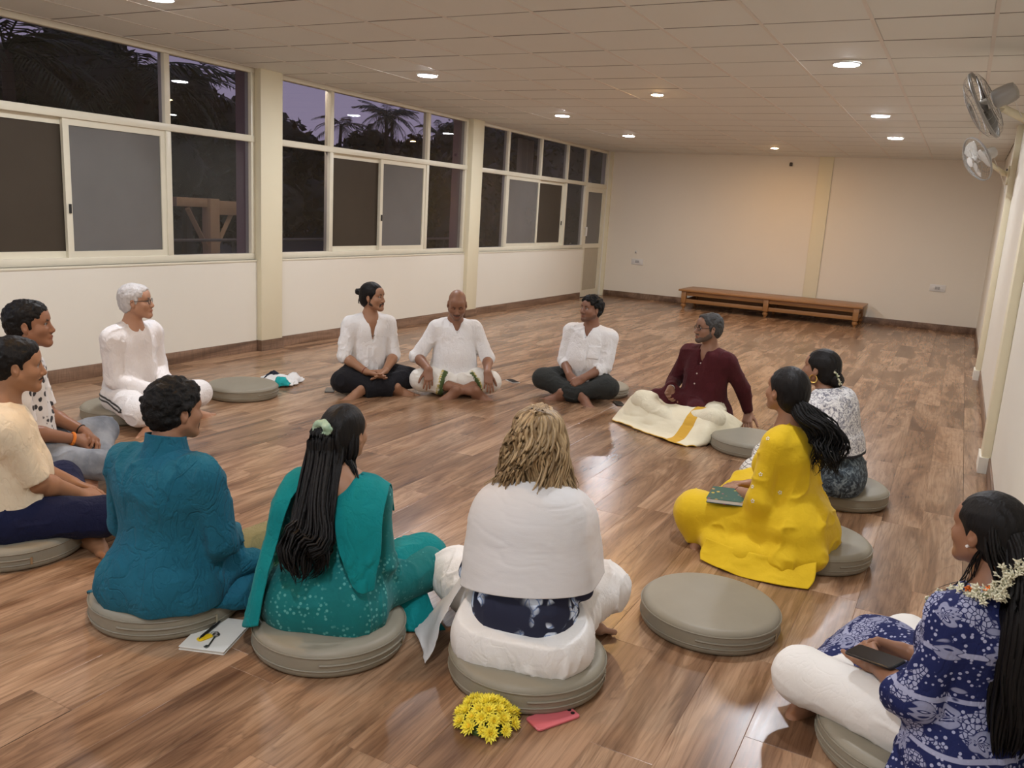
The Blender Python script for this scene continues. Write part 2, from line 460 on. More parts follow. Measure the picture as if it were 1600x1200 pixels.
def hand_prims(F, w, d, n, sd, k=1.0, curl=(.25, .3, .35, .4), c2=.9, spread=.10, thumb=(.7, .35), col=None, nailcol=None):
    """w wrist, d direction to the fingers, n palm normal (the way the palm faces), sd +1 right hand / -1 left hand"""
    d = unit(d); n = unit(V3(n) - d * (V3(n) @ d)); lat = np.cross(n, d) * sd       # lat points to the thumb side
    w = V3(w)
    if col: F.color(col)
    kn = []
    for i, (x, L) in enumerate(((.027, .088), (.009, .092), (-.010, .087), (-.028, .078))):
        kp = w + (lat * x + d * L) * k; kn.append(kp)
        F.cap(w + (lat * x * .55 + d * .005) * k, kp, .0155 * k, .0115 * k, .016, flat=None)
    F.cap(w + (lat * .018 + d * .02 + n * .008) * k, w + (lat * .028 + d * .05 + n * .012) * k, .016 * k, .012 * k, .015)
    for i, (kp, L) in enumerate(zip(kn, (.070, .078, .072, .056))):
        a = spread * (1.5 - i); dd = unit(d * math.cos(a) + lat * math.sin(a)); ax = np.cross(dd, n)
        r = (.0088, .0090, .0086, .0076)[i] * k; p = kp; ang = curl[i]
        for sg, fr in enumerate((.45, .31, .24)):
            R = rotm(ax, ang); q = p + (R @ dd) * L * fr * k
            F.cap(p, q, r * (1 - .06 * sg), r * (1 - .06 * (sg + 1)), .005); p = q; ang += curl[i] * c2
    b = w + (lat * .024 + d * .022 + n * .006) * k
    t1 = unit(d * math.cos(thumb[0]) + lat * math.sin(thumb[0]) + n * thumb[1]); q1 = b + t1 * .046 * k
    t2 = unit(t1 * .8 + d * .5 + n * thumb[1] * .3); q2 = q1 + t2 * .032 * k; q3 = q2 + unit(t2 + d * .3) * .024 * k
    F.cap(b, q1, .0145 * k, .0108 * k, .014).cap(q1, q2, .0105 * k, .0098 * k, .004).cap(q2, q3, .0098 * k, .008 * k, .004)
    return F
def foot_prims(F, ank, d, up, sd, k=1.0, col=None, sole=None):
    """ank ankle, d toward the toes, up the top of the foot, sd +1 right foot"""
    d = unit(d); up = unit(V3(up) - d * (V3(up) @ d)); med = np.cross(d, up) * (-sd)     # toward the big toe
    P = lambda a, b, c: V3(ank) + (d * a + med * b + up * c) * k
    if col: F.color(col)
    F.cap(P(-.01, 0, .03), P(-.02, 0, -.035), .036 * k, .032 * k, .02)
    F.cap(P(-.025, 0, -.045), P(.07, -.005, -.045), .031 * k, .027 * k, .02)
    F.cap(P(.0, .005, -.01), P(.115, .012, -.048), .034 * k, .022 * k, .03)
    F.cap(P(.06, -.02, -.05), P(.11, -.027, -.055), .020 * k, .017 * k, .02)
    F.cap(P(.115, .02, -.053), P(.112, -.025, -.056), .019 * k, .015 * k, .015)
    for i, (x, l, r) in enumerate(((.026, .052, .0125), (.007, .046, .0088), (-.008, .040, .0082), (-.021, .033, .0078), (-.032, .026, .0072))):
        a = P(.12 - i * .006, x, -.054); b = P(.12 - i * .006 + l, x * 1.08, -.058)
        F.cap(a, b, r * k, r * .92 * k, .005)
    return F
def head_prims(F, s, skin, lip=None, brow=(.012, .01, .009), jaw=1.0, nose=1.0, eyes_closed=False, beard=None, stubble=None, moust=None, fat=0.0, female=False):
    h = s.h; R = s.head_R; k = s.hk
    E = lambda c, r, kk=.02, op='u': F.ell(h(*c), V3(r) * k, R, kk * k, op)
    Cc = lambda a, b, ra, rb, kk=.02, **kw: F.cap(h(*a), h(*b), ra * k, rb * k, kk * k, **kw)
    lip = lip or tuple(x * y for x, y in zip(skin, (.80, .55, .55)))
    F.color(skin)
    nw = .050 + fat * .008 - (.008 if female else 0)
    F.cap(s.neckb - V3(0, 0, .03), h(0, -.022, -.045), nw + .006, nw, .03)
    F.cap(s.neckb, s.t(0, .02, .545 * s.k), .054, .062, .04)
    F.cap(s.t(-.09, .01, .520 * s.k), s.t(.09, .01, .520 * s.k), .036, .036, .05)
    F.cap(s.t(0, .025, .545 * s.k), s.t(0, .03, .42 * s.k), .070, .085, .05, flat=(s.T @ V3(0, 1, 0), 1.15))
    E((0, -.016, .034), (.074, .094, .083))
    E((0, .030, -.020), (.062 + fat * .006, .062, .088), .03)
    for x in (-1, 1):
        Cc((x * (.053 + fat * .006), .006, -.048), (x * .016 * jaw, .074, -.094), .017 + fat * .004, .016, .035)
        E((x * .040, .060, -.024), (.024, .022, .022), .03)
    E((0, .078, -.094), (.020 * jaw, .016, .016), .02)
    Cc((-.042, .072, .028), (.042, .072, .028), .012, .012, .02)
    E((0, .062, .055), (.052, .026, .030), .03)
    for x in (-1, 1): E((x * .032, .096, .008), (.020, .014, .013), .014, 's')
    # eyes
    for x in (-1, 1):
        if not eyes_closed:
            F.color((.62, .58, .54)); E((x * .031, .0715, .007), (.0135, .0125, .0125), .001)
            F.color((.012, .008, .006)); E((x * .031, .0795, .007), (.0062, .0056, .0062), .0)
        F.color(skin)
        if eyes_closed: E((x * .031, .0715, .006), (.0150, .0135, .0130), .004)
        else:
            Cc((x * .019, .0795, .013), (x * .044, .0745, .013), .0048, .0044, .003)
            Cc((x * .020, .0785, -.003), (x * .043, .0745, -.002), .0042, .0040, .003)
        F.color((.02, .014, .012)); Cc((x * .019, .0835, .0075 if eyes_closed else .0105), (x * .045, .0775, .0065 if eyes_closed else .0105), .0032, .0030, .0)
        F.color(brow); Cc((x * .014, .0880, .0265), (x * .034, .0855, .0315), .0056, .0054, .001); Cc((x * .034, .0850, .0315), (x * .050, .074, .027), .0044, .003, .001)
    F.color(skin)
    Cc((0, .082, .020), (0, .104 * nose, -.026), .0085, .0115, .012)
    E((0, .103 * nose, -.030), (.0125, .0115, .0105), .008)
    for x in (-1, 1): E((x * .0125, .094, -.0335), (.0088, .0115, .0078), .006)
    F.color(tuple(x * .35 for x in skin))
    for x in (-1, 1): E((x * .0075, .1005, -.0425), (.0038, .0045, .003), .0)
    F.color(skin); E((0, .083, -.058), (.026, .014, .020), .012)
    if stubble:
        F.color(stubble)
        for x in (-1, 1):
            F.cap(h(x * .060, .006, -.020), h(x * .058, .010, -.055), .016 * k, .02 * k, 0, 'p'); F.cap(h(x * .058, .012, -.055), h(x * .02, .075, -.095), .026 * k, .026 * k, 0, 'p')
        F.cap(h(-.02, .08, -.098), h(.02, .08, -.098), .024 * k, .024 * k, 0, 'p'); F.cap(h(-.022, .092, -.049), h(.022, .092, -.049), .009 * k, .009 * k, 0, 'p')
    F.color(lip)
    Cc((-.020, .0895, -.064), (0, .0975, -.0595), .0035, .0058, .003); Cc((.020, .0895, -.064), (0, .0975, -.0595), .0035, .0058, .003)
    Cc((-.016, .0905, -.0685), (.016, .0905, -.0685), .0050, .0050, .004); E((0, .0935, -.0700), (.012, .0065, .0060), .004)
    F.color((.05, .02, .018)); Cc((-.020, .0935, -.0650), (.020, .0935, -.0650), .0016, .0016, .0)
    if beard or moust:
        F.color(beard or moust)
        Cc((-.026, .0865, -.055), (0, .0995, -.0495), .0046, .0062, .003); Cc((.026, .0865, -.055), (0, .0995, -.0495), .0046, .0062, .003)
    if beard:
        for x in (-1, 1):
            Cc((x * .026, .0865, -.056), (x * .026, .078, -.088), .006, .008, .006)
            Cc((x * .062, .004, -.012), (x * .060, .008, -.052), .011, .013, .006); Cc((x * .060, .010, -.052), (x * .022, .072, -.092), .015, .015, .008)
        E((0, .082, -.094), (.024, .014, .018), .01)
    # ears
    F.color(skin)
    for x in (-1, 1):
        Re = R @ Rz(x * -.35) @ Rx(.15)
        F.ell(h(x * .077, -.006, -.004), V3(.0095, .018, .031) * k, Re, .008 * k)
        F.ell(h(x * .087, -.002, .002), V3(.006, .010, .017) * k, Re, .005 * k, 's')
        F.ell(h(x * .074, -.002, -.028), V3(.008, .009, .011) * k, Re, .006 * k)
    return F
def merge(parts):
    V, Q, C = [], [], []; n = 0
    for v, q, c in parts:
        if len(v) == 0: continue
        V.append(v); Q.append(q + n); C.append(c); n += len(v)
    return np.concatenate(V), np.concatenate(Q), np.concatenate(C)
def bounds(pts, m):
    P = np.array(pts); return P.min(0) - m, P.max(0) + m
class Person:
    def __init__(s, label, loc, yaw, sk, skin, res=1.0):
        s.root = empty('person', (loc[0], loc[1], 0), yaw); tag(s.root, label, 'person', 'people sitting in the circle')
        s.sk = sk; s.skin = skin; s.res = res; s.parts = []
    def fld(s, lo, hi, h): return Field(lo, hi, h * s.res)
    def head(s, **kw):
        sk = s.sk; F = Field(*bounds([sk.hc, sk.t(0, .02, .45 * sk.k)], .17), .0030)
        head_prims(F, sk, s.skin, **kw); v, q, c = F.mesh(); s.parts.append((v, q, c)); s.headF = F
        return s
    def core(s, legs=True):
        """torso, upper arms and legs inside the clothes, so that the body is one figure"""
        sk = s.sk; F = s.fld(*bounds([sk.hip[1], sk.hip[-1], sk.knee[1], sk.knee[-1], sk.sh[1], sk.sh[-1], sk.neckb, sk.ank[1], sk.ank[-1]] + list(sk.el.values()), .13), .014); F.color(s.skin)
        F.cap(sk.pelvis, sk.t(0, .01, .30), .085, .07, .05).cap(sk.t(0, .01, .30), sk.t(0, .02, .50 * sk.k), .07, .075, .05).cap(sk.sh[1], sk.sh[-1], .04, .04, .05)
        for d in (1, -1):
            if d in sk.el: F.cap(sk.sh[d], sk.el[d], .04, .034, .03)
            F.cap(sk.hip[d], sk.knee[d], .06, .045, .03).cap(sk.knee[d], sk.ank[d], .04, .03, .03)
        s.parts.append(F.mesh()); return s
    def forearms(s, hands, r=(.038, .027), sides=(1, -1), up=None, k=1.0):
        sk = s.sk; pts = []
        for d in sides: pts += [sk.el[d], sk.wr[d], sk.wr[d] + unit(hands[d][0]) * .2]
        if up: pts += [sk.sh[d] for d in sides]
        if len(sides) == 2 and np.linalg.norm(sk.wr[1] - sk.wr[-1]) > .3:
            for d in sides: s.forearms(hands, r, (d,), up, k)
            return s
        F = s.fld(*bounds(pts, .07), .0030); F.color(s.skin)
        for d in sides:
            e, w_ = sk.el[d], sk.wr[d]; mid = e + (w_ - e) * .3
            if up: F.cap(sk.sh[d], e, up[0], up[1], .02)
            F.cap(e, mid, r[0] * .95, r[0], .02).cap(mid, w_, r[0], r[1], .02)
            hp = dict(hands[d][2]) if len(hands[d]) > 2 else {}
            hand_prims(F, w_, hands[d][0], hands[d][1], d, k, **hp)
        s.parts.append(F.mesh()); return s
    def feet(s, feet, shin=None, k=1.0):
        sk = s.sk
        for d, (dr, up) in feet.items():
            a = sk.ank[d]; F = s.fld(*bounds([a, a + unit(dr) * .2, a - unit(dr) * .06, a + V3(up) * .05] + ([sk.knee[d]] if shin else []), .09), .0034); F.color(s.skin)
            kn = sk.knee[d]; st = a + (kn - a) * (1.0 if shin else .35)
            if shin: F.cap(a, a + (kn - a) * .55, .033, shin, .02).cap(a + (kn - a) * .55, kn, shin, shin * 1.05, .02)
            else: F.cap(a, st, .033, .038, .02)
            foot_prims(F, a, dr, up, d, k); s.parts.append(F.mesh())
        return s
    def body(s, dec=.45):
        V, Q, C = merge(s.parts); C = lap(C, Q, 1, .35)
        V = lap(V, Q, 1, .25)
        return finish('body', V, Q, M_skin, s.root, C, dec)
    def cloth(s, name, F, mat, amp=.005, scale=(14, 14, 5), seed=0.0, dec=.5, label=None, smooth=1, C=False):
        V, Q, Cc = F.mesh(); V = lap(V, Q, smooth, .4); V = folds(V, Q, amp, scale, seed)
        o = finish(name, V, Q, mat, s.root, Cc if C else None, dec)
        if label: o['label'] = label
        return o
def torso(F, s, w=1.0, dp=1.0, belly=0.0, infl=.0, hem=.0, k=.06, chest=0.0, bust=0.0):
    """shirt body: z above the seat; hem 0 = reaches the seat"""
    y = s.T @ V3(0, 1, 0); i = infl
    F.cap(s.t(-.055 * w, .0, .47 * s.k), s.t(.055 * w, .0, .47 * s.k), .125 * w + i, .125 * w + i, k, flat=(y, 1.18 / dp))
    F.cap(s.t(0, .01 + belly * .3, .44 * s.k), s.t(0, .02 + belly * .5, .26), .155 * w + i, .148 * w + i + belly * .3, k, flat=(y, 1.32 / dp))
    F.cap(s.t(0, .02 + belly * .5, .26), s.t(0, .015, .12), .150 * w + i + belly * .4, .168 * w + i, k, flat=(y, 1.25 / dp))
    F.cap(s.t(0, .015, .12), s.t(0, .02, hem + .085), .170 * w + i, .185 * w + i, k, flat=(y, 1.15))
    F.cap(s.sh[-1] * .9 + s.sh[1] * .1, s.sh[1] * .9 + s.sh[-1] * .1, .052 + i, .052 + i, .05)
    if bust:
        for x in (-1, 1): F.ell(s.t(x * .075, .10, .40 * s.k), (.065, .055 * bust, .065), s.T, .05)
    # slope from the neck to the shoulders
    for x in (-1, 1): F.cap(s.t(x * .045, .0, .572 * s.k), s.sh[x], .040 + i, .048 + i, .04)
    return F
def sleeve(F, s, d, end, r=(.060, .054, .044), cut=True, k=.010):
    """end: 0..1 along the upper arm, 1..2 along the forearm"""
    a, e, w_ = s.sh[d], s.el[d], s.wr[d]; m_ = a + (e - a) * .22; rm = r[0] + (r[1] - r[0]) * .22
    F.cap(a, m_, r[0], rm, .045)
    if end <= 1: F.cap(m_, a + (e - a) * end, rm, r[1], k, cutb=cut)
    else:
        F.cap(m_, e, rm, r[1], k); F.cap(e, e + (w_ - e) * (end - 1), r[1], r[2], k, cutb=cut)
    return F
def neck_hole(F, s, r=.062, drop=0.0, vee=0.0):
    F.cap(s.t(0, .012, .585 * s.k - drop), s.t(0, .045, .70 * s.k), r, r + .012, .004, 's')
    if vee:
        F.cap(s.t(0, .10, .60 * s.k), s.t(0, .13, .585 * s.k - vee), .034, .008, .004, 's', flat=(s.T @ V3(0, 1, 0), .35))
    return F
def legs(F, s, r=(.100, .078, .058), end=.86, hips=.0, k=.05, cut=True):
    F.cap(s.hip[1] + V3(.01, -.02, 0), s.hip[-1] + V3(-.01, -.02, 0), .095 + hips, .095 + hips, .05)
    for d in (1, -1):
        F.cap(s.hip[d], s.knee[d], r[0], r[1], k)
        F.cap(s.knee[d], s.knee[d] + (s.ank[d] - s.knee[d]) * end, r[1] * .96, r[2], .03, cutb=cut)
    return F

def tree_of(o):
    from mathutils.bvhtree import BVHTree
    return BVHTree.FromPolygons([v.co[:] for v in o.data.vertices], [q.vertices[:] for q in o.data.polygons])
def surf_line(name, bv, pts, r, mat, parent, n=30, flat=.45, lift=.0):
    """a stripe, hem or seam that follows the surface of a garment"""
    Q = []
    for q in spline(pts, n):
        h_ = bv.find_nearest(Vector(q)); Q.append(V3(h_[0]) + V3(h_[1]) * lift)
    Q = np.array(Q); Q[1:-1] = (Q[:-2] + 2 * Q[1:-1] + Q[2:]) / 4
    return MB().tube(Q, r, 6).build(name, mat, parent, smooth=True)
# ------------------------------------------------------------------ the room
XL, XR, YB, YN, ZC = -6.055, .362, 15.122, -3.0, 2.673
def wall_paint(name, c, var=.03):
    t = NT(name); v = t.coord()
    n = t.noise(v, 1.3, 5, .6)
    t.set(t.mix(n, tuple(x * (1 - var) for x in c), tuple(min(1, x * (1 + var)) for x in c)), .55, 0, .35)
    t.bump(t.noise(v, 60, 4), .06, .004); return t.m
M_wall = wall_paint('cream_plaster', (.79, .755, .66))
M_wallb = wall_paint('cream_plaster_far', (.79, .73, .62))
M_col = wall_paint('yellow_cream_paint', (.78, .72, .53))
M_alu = plain('cream_powder_coat', (.74, .70, .56), .35, 0, .5)
M_tile = NT('gypsum_tile'); _v = M_tile.coord(rand=30.0)
M_tile.set(M_tile.mix(M_tile.noise(_v, 2.0, 2), (.735, .745, .705), (.775, .785, .745)), .75, 0, .2)
M_tile.bump(M_tile.noise(_v, 260, 2), .12, .002); M_tile = M_tile.m
M_tbar = plain('white_enamel', (.70, .66, .60), .4)
M_dark = plain('dark_void', (.03, .028, .025), .9)

def wood_floor(name, dark, mid, light, rough=.30, rand=50.0, sc=(5.2, .62, 5.2), ring=1.0):
    t = NT(name); v = t.coord(sc, rand=rand)
    n1 = t.noise(v, 1.0, 4, .55, 2.6)
    # growth rings: contours of a stretched noise
    rg = t.math('FRACT', t.math('MULTIPLY', n1, 7.0)); rg = t.ramp(rg, [(0, (.30, .30, .30)), (.30, (.85, .85, .85)), (.80, (1, 1, 1)), (1, (.30, .30, .30))])
    v2 = t.coord((85, 2.6, 85), rand=rand); n2 = t.noise(v2, 1, 4, .65, .4)
    v3 = t.coord((3.4, .55, 3.4), rand=rand); n3 = t.noise(v3, 1, 3, .6, 1.4)
    base = t.ramp(n3, [(.30, dark), (.47, mid), (.62, light), (.75, mid)])
    base = t.mix(.36 * ring, base, t.mix(1.0, base, rg, 'MULTIPLY'))
    base = t.mix(1.0, base, t.ramp(n2, [(.30, (.68, .65, .62)), (.50, (.96, .96, .96)), (.72, (1.12, 1.12, 1.12))]), 'MULTIPLY')
    oi = t.n('ObjectInfo'); ge = t.n('NewGeometry')
    rr = t.math('FRACT', t.math('ADD', t.math('MULTIPLY', oi.outputs['Random'], 3.7), ge.outputs['Random Per Island']))
    base = t.mix(1.0, base, t.ramp(rr, [(0, (.80, .78, .76)), (.5, (.97, .96, .95)), (1, (1.08, 1.06, 1.04))]), 'MULTIPLY')
    t.set(base, t.math('ADD', t.math('MULTIPLY', n2, .10), rough - .05), 0, .5)
    t.bump(n2, .05, .002)
    return t.m
M_floor = wood_floor('walnut_laminate', (.140, .070, .037), (.305, .176, .100), (.470, .300, .185), .25)
M_base = wood_floor('skirting_wood', (.12, .068, .042), (.23, .14, .09), (.34, .22, .15), .45, 20.0, (9, 9, 1.0))

# floor: planks run along the length of the room
floor = bx('floor', (XL - .1, YN - .1, -.12), (XR + .1, YB + .1, -.004), M_dark); tag(floor, kind='structure')
PW, PL = .196, 1.22
pm = MB()
b_ = .0014
pm.add([(-PW / 2 + b_, -PL / 2 + b_, 0), (PW / 2 - b_, -PL / 2 + b_, 0), (PW / 2 - b_, PL / 2 - b_, 0), (-PW / 2 + b_, PL / 2 - b_, 0),
        (-PW / 2, -PL / 2, -.0012), (PW / 2, -PL / 2, -.0012), (PW / 2, PL / 2, -.0012), (-PW / 2, PL / 2, -.0012),
        (-PW / 2, -PL / 2, -.008), (PW / 2, -PL / 2, -.008), (PW / 2, PL / 2, -.008), (-PW / 2, PL / 2, -.008)],
       [(0, 1, 2, 3), (4, 5, 1, 0), (5, 6, 2, 1), (6, 7, 3, 2), (7, 4, 0, 3), (8, 9, 5, 4), (9, 10, 6, 5), (10, 11, 7, 6), (11, 8, 4, 7)])
plank_me = pm.mesh('plank'); plank_me.materials.append(M_floor)
far = MB(); n_plank = 0
ncol = int(math.ceil((XR - XL) / PW))
spots = []
for c in range(ncol):
    off = random.random() * PL
    y = YN - off
    while y < YB:
        spots.append((XL + (c + .5) * PW, y + PL / 2)); y += PL
def _seen(x, y):   # rough depth in front of the camera and side position
    d = x * _f.x + y * _f.y; s_ = (x * _r.x + y * _r.y) / max(d, .1)
    return d > .9 and abs(s_) < .78
near = sorted([p for p in spots if _seen(*p)], key=lambda p: p[0] * _f.x + p[1] * _f.y)[:296]
nearset = set(near)
for p in spots:
    x0, x1 = p[0] - PW / 2, min(p[0] + PW / 2, XR); y0, y1 = max(p[1] - PL / 2, YN), min(p[1] + PL / 2, YB)
    if p in nearset and y1 - y0 > .3 and x1 - x0 > .15:
        o = link('plank', plank_me, None, floor, (p[0], p[1], 0)); n_plank += 1
    else:
        far.add([(x0 + b_, y0 + b_, 0), (x1 - b_, y0 + b_, 0), (x1 - b_, y1 - b_, 0), (x0 + b_, y1 - b_, 0)], [(0, 1, 2, 3)])
tag(far.build('plank', M_floor, floor), 'brown laminate planks further back and along the edges', kind='stuff')

# walls
WB, WT = .93, ZC            # window band on the left wall
wl = bx('wall_left', (XL - .15, YN, 0), (XL, 14.13, WB - .03), M_wall); tag(wl, kind='structure')
wb = bx('wall_back', (XL - .15, YB, 0), (XR + .15, YB + .15, ZC + .1), M_wallb); tag(wb, kind='structure')
wr = bx('wall_right', (XR, YN, 0), (XR + .15, YB, ZC + .1), M_wall); tag(wr, kind='structure')
wn = bx('wall_near', (XL - .15, YN - .15, 0), (XR + .15, YN, ZC + .1), M_wall); tag(wn, kind='structure')
# skirting boards
HB = .107
def skirt(name, lo, hi, parent=None):
    o = bx(name, lo, hi, M_base, parent, bevel=.002); 
    if parent is None: tag(o, kind='structure')
    return o
skirt('baseboard_left', (XL, YN, 0), (XL + .012, 14.10, HB))
skirt('baseboard_back', (XL + .05, YB - .012, 0), (XR, YB, HB))
skirt('baseboard_right', (XR - .012, YN, 0), (XR, YB, HB))
# pilasters
def pilaster(name, lo, hi, side):
    o = bx(name, lo, hi, M_col, bevel=.004); tag(o, kind='structure')
    lo2 = list(lo); hi2 = list(hi); lo2[2] = 0; hi2[2] = HB
    e = .012
    if side == 'L': hi2[0] += e; lo2[1] -= e; hi2[1] += e
    if side == 'R': lo2[0] -= e; lo2[1] -= e; hi2[1] += e
    if side == 'B': lo2[1] -= e; lo2[0] -= e; hi2[0] += e
    bx('skirting', lo2, hi2, M_base if side != 'R' else M_wall, o)
    return o
pilaster('trim_1', (XL - .1, 6.11, 0), (XL + .055, 6.40, ZC), 'L')
pilaster('trim_2', (XL - .1, 10.00, 0), (XL + .055, 10.29, ZC), 'L')
pilaster('trim_3', (XL - .1, 2.17, 0), (XL + .055, 2.46, ZC), 'L')
pilaster('trim_4', (-2.325, YB - .03, 0), (-2.10, YB, ZC), 'B')
for k, y in enumerate((-1.9, 6.20, 10.30)):
    pilaster('trim_%d' % (5 + k), (XR - .055, y, 0), (XR, y + .24, ZC), 'R')
# corner trim by the door
bx('trim_8', (XL, YB - .05, 0), (XL + .06, YB, ZC), M_col)['kind'] = 'structure'

# ceiling
ceil = bx('ceiling', (XL - .15, YN - .1, ZC + .03), (XR + .15, YB + .1, ZC + .12), M_dark); tag(ceil, kind='structure')
TX, TY, OX, OY = .6052, .5941, -3.0522 - 5 * .6052, 4.6776 - 14 * .5941
tm = MB(); g = .008; d_ = .003
def tile_geo(mb, x0, x1, y0, y1):
    mb.add([(x0 + g + d_, y0 + g + d_, ZC), (x1 - g - d_, y0 + g + d_, ZC), (x1 - g - d_, y1 - g - d_, ZC), (x0 + g + d_, y1 - g - d_, ZC),
            (x0 + g, y0 + g, ZC + .004), (x1 - g, y0 + g, ZC + .004), (x1 - g, y1 - g, ZC + .004), (x0 + g, y1 - g, ZC + .004),
            (x0 + g, y0 + g, ZC + .02), (x1 - g, y0 + g, ZC + .02), (x1 - g, y1 - g, ZC + .02), (x0 + g, y1 - g, ZC + .02)],
           [(3, 2, 1, 0), (0, 1, 5, 4), (1, 2, 6, 5), (2, 3, 7, 6), (3, 0, 4, 7), (4, 5, 9, 8), (5, 6, 10, 9), (6, 7, 11, 10), (7, 4, 8, 11), (8, 9, 10, 11)])
std = MB(); tile_geo(std, -TX / 2, TX / 2, -TY / 2, TY / 2); std_me = std.mesh('ceiling_tile'); std_me.materials.append(M_tile)
restc = MB(); nt = 0
for i in range(-1, 13):
    for j in range(-1, 33):
        x0, y0 = OX + i * TX, OY + j * TY; x1, y1 = x0 + TX, y0 + TY
        cx0, cx1, cy0, cy1 = max(x0, XL), min(x1, XR), max(y0, YN), min(y1, YB)
        if cx1 - cx0 < .03 or cy1 - cy0 < .03: continue
        full = cx1 - cx0 > TX - 1e-4 and cy1 - cy0 > TY - 1e-4
        if y0 < 2.2: tile_geo(restc, cx0, cx1, cy0, cy1)
        elif full:
            o = link('ceiling_tile', std_me, None, ceil, (x0 + TX / 2, y0 + TY / 2, random.uniform(-.0004, .0004)), (random.uniform(-.0012, .0012), random.uniform(-.0012, .0012), 0)); nt += 1
        else:
            mb = MB(); tile_geo(mb, cx0, cx1, cy0, cy1); mb.build('ceiling_tile', M_tile, ceil); nt += 1
tag(restc.build('ceiling_tile', M_tile, ceil), 'ceiling tiles overhead behind the viewpoint', kind='stuff')
for i in range(0, 12):
    x = OX + i * TX
    if XL < x < XR:
        bx('ceiling_bar', (x - .011, YN, ZC - .003), (x + .011, YB, ZC + .003), M_tbar, ceil)
bx('ceiling_bar', (XL, YN, ZC - .004), (XL + .02, YB, ZC), M_tbar, ceil)
M_gap_shade = plain('gap_shade_grey', (.16, .14, .125), .9)  # dark colour stands in for the shade in the gaps between tiles
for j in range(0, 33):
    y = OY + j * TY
    if YN < y < YB: bx('gap_shade_strip', (XL, y - .0055, ZC + .0005), (XR, y + .0055, ZC + .012), M_gap_shade, ceil)

# ------------------------------------------------------------------ windows in the left wall
def tinted_glass(name, tint, refl=1.0, rough=0.0, diff=None, dfac=0.0):
    t = NT(name); tr = t.n('BsdfTransparent'); tr.inputs[0].default_value = (*tint, 1)
    gl = t.n('BsdfGlossy'); gl.inputs['Roughness'].default_value = rough
    fr = t.n('Fresnel'); fr.inputs[0].default_value = 1.5
    ge = t.n('NewGeometry'); mx = t.n('MixShader'); k = t.math('MULTIPLY', t.math('MULTIPLY', fr.outputs[0], refl), t.math('SUBTRACT', 1.0, ge.outputs['Backfacing'])); t.l(k, mx.inputs[0])
    a = tr.outputs[0]
    if dfac:
        df = t.n('BsdfDiffuse'); v = t.coord(); n = t.noise(v, 2.2, 3)
        t.l(t.mix(n, tuple(x * .85 for x in diff), tuple(x * 1.15 for x in diff)), df.inputs[0])
        m2 = t.n('MixShader'); m2.inputs[0].default_value = dfac; t.l(a, m2.inputs[1]); t.l(df.outputs[0], m2.inputs[2]); a = m2.outputs[0]
    t.l(a, mx.inputs[1]); t.l(gl.outputs[0], mx.inputs[2]); t.l(mx.outputs[0], t.out.inputs[0])
    t.t.nodes.remove(t.b)
    return t.m
M_glass = tinted_glass('dark_tinted_glass', (.72, .71, .74), 1.3)
M_glass2 = tinted_glass('grey_sliding_glass', (.45, .45, .45), 1.2, .05, (.32, .31, .30), .42)
M_mesh = tinted_glass('brown_insect_mesh', (.35, .30, .25), .4, .3, (.085, .068, .05), .75)
M_black = plain('black_plastic', (.012, .012, .012), .4)
FX0, FX1 = XL - .10, XL - .02      # frame depth
TZ0, TZ1 = 2.005, 2.065           # transom
def bar(par, y0, y1, z0, z1, d0=0.0, name='frame_bar'):
    return bx(name, (FX0 + d0, y0, z0), (FX1 + d0, y1, z1), M_alu, par, bevel=.004)
def pane(par, y0, y1, z0, z1, mat, x=None, name='pane'):
    x = XL - .06 if x is None else x
    return bx(name, (x - .003, y0, z0), (x + .003, y1, z1), mat, par)
def sash(par, y0, y1, z0, z1, mat, x, latch=0):
    s_ = MB(); q = .05
    s_.box((x - .015, y0, z0), (x + .015, y0 + q, z1)).box((x - .015, y1 - q, z0), (x + .015, y1, z1))
    s_.box((x - .015, y0 + q, z0), (x + .015, y1 - q, z0 + q)).box((x - .015, y0 + q, z1 - q), (x + .015, y1 - q, z1))
    so = s_.build('sash', M_alu, par)
    pane(so, y0 + q, y1 - q, z0 + q, z1 - q, mat, x)
    if latch:
        yy = y0 + .02 if latch < 0 else y1 - .03
        bx('latch', (x + .015, yy, 1.30), (x + .025, yy + .018, 1.37), M_black, so)
    return so
def bay(name, y0, y1, lower, uppers, label=None):
    W = empty(name, (0, 0, 0)); tag(W, label, kind='structure')
    bar(W, y0, y1, WB - .03, WB + .03); bar(W, y0, y1, ZC - .045, ZC)
    bar(W, y0, y1, TZ0, TZ1, .008)
    bar(W, y0, y0 + .05, WB + .03, ZC - .045); bar(W, y1 - .05, y1, WB + .03, ZC - .045)
    ms = sorted(set(lower['mull'] + uppers))
    for y in lower['mull']: bar(W, y - .028, y + .028, WB + .03, TZ0)
    for y in uppers: bar(W, y - .028, y + .028, TZ1, ZC - .045)
    e = [y0 + .05] + uppers + [y1 - .05]
    for a, b in zip(e[:-1], e[1:]): pane(W, a + .0, b, TZ1, ZC - .045, M_glass)
    for (a, b) in lower['fixed']: pane(W, a, b, WB + .03, TZ0, M_glass)
    for (a, b, mt, x, la) in lower['sash']: sash(W, a, b, WB + .03, TZ0, mt, x, la)
    bx('window_sill', (XL - .15, y0, WB - .05), (XL + .006, y1, WB - .03), M_alu, W, bevel=.003)
    return W
xa, xb = XL - .045, XL - .078
bay('window_1', 2.46, 6.11, dict(mull=[3.29, 5.115], fixed=[(2.5, 3.29), (5.115, 6.06)],
    sash=[(3.32, 4.22, M_mesh, xb, 0), (4.16, 5.09, M_glass2, xa, -1)]), [3.29, 5.115])
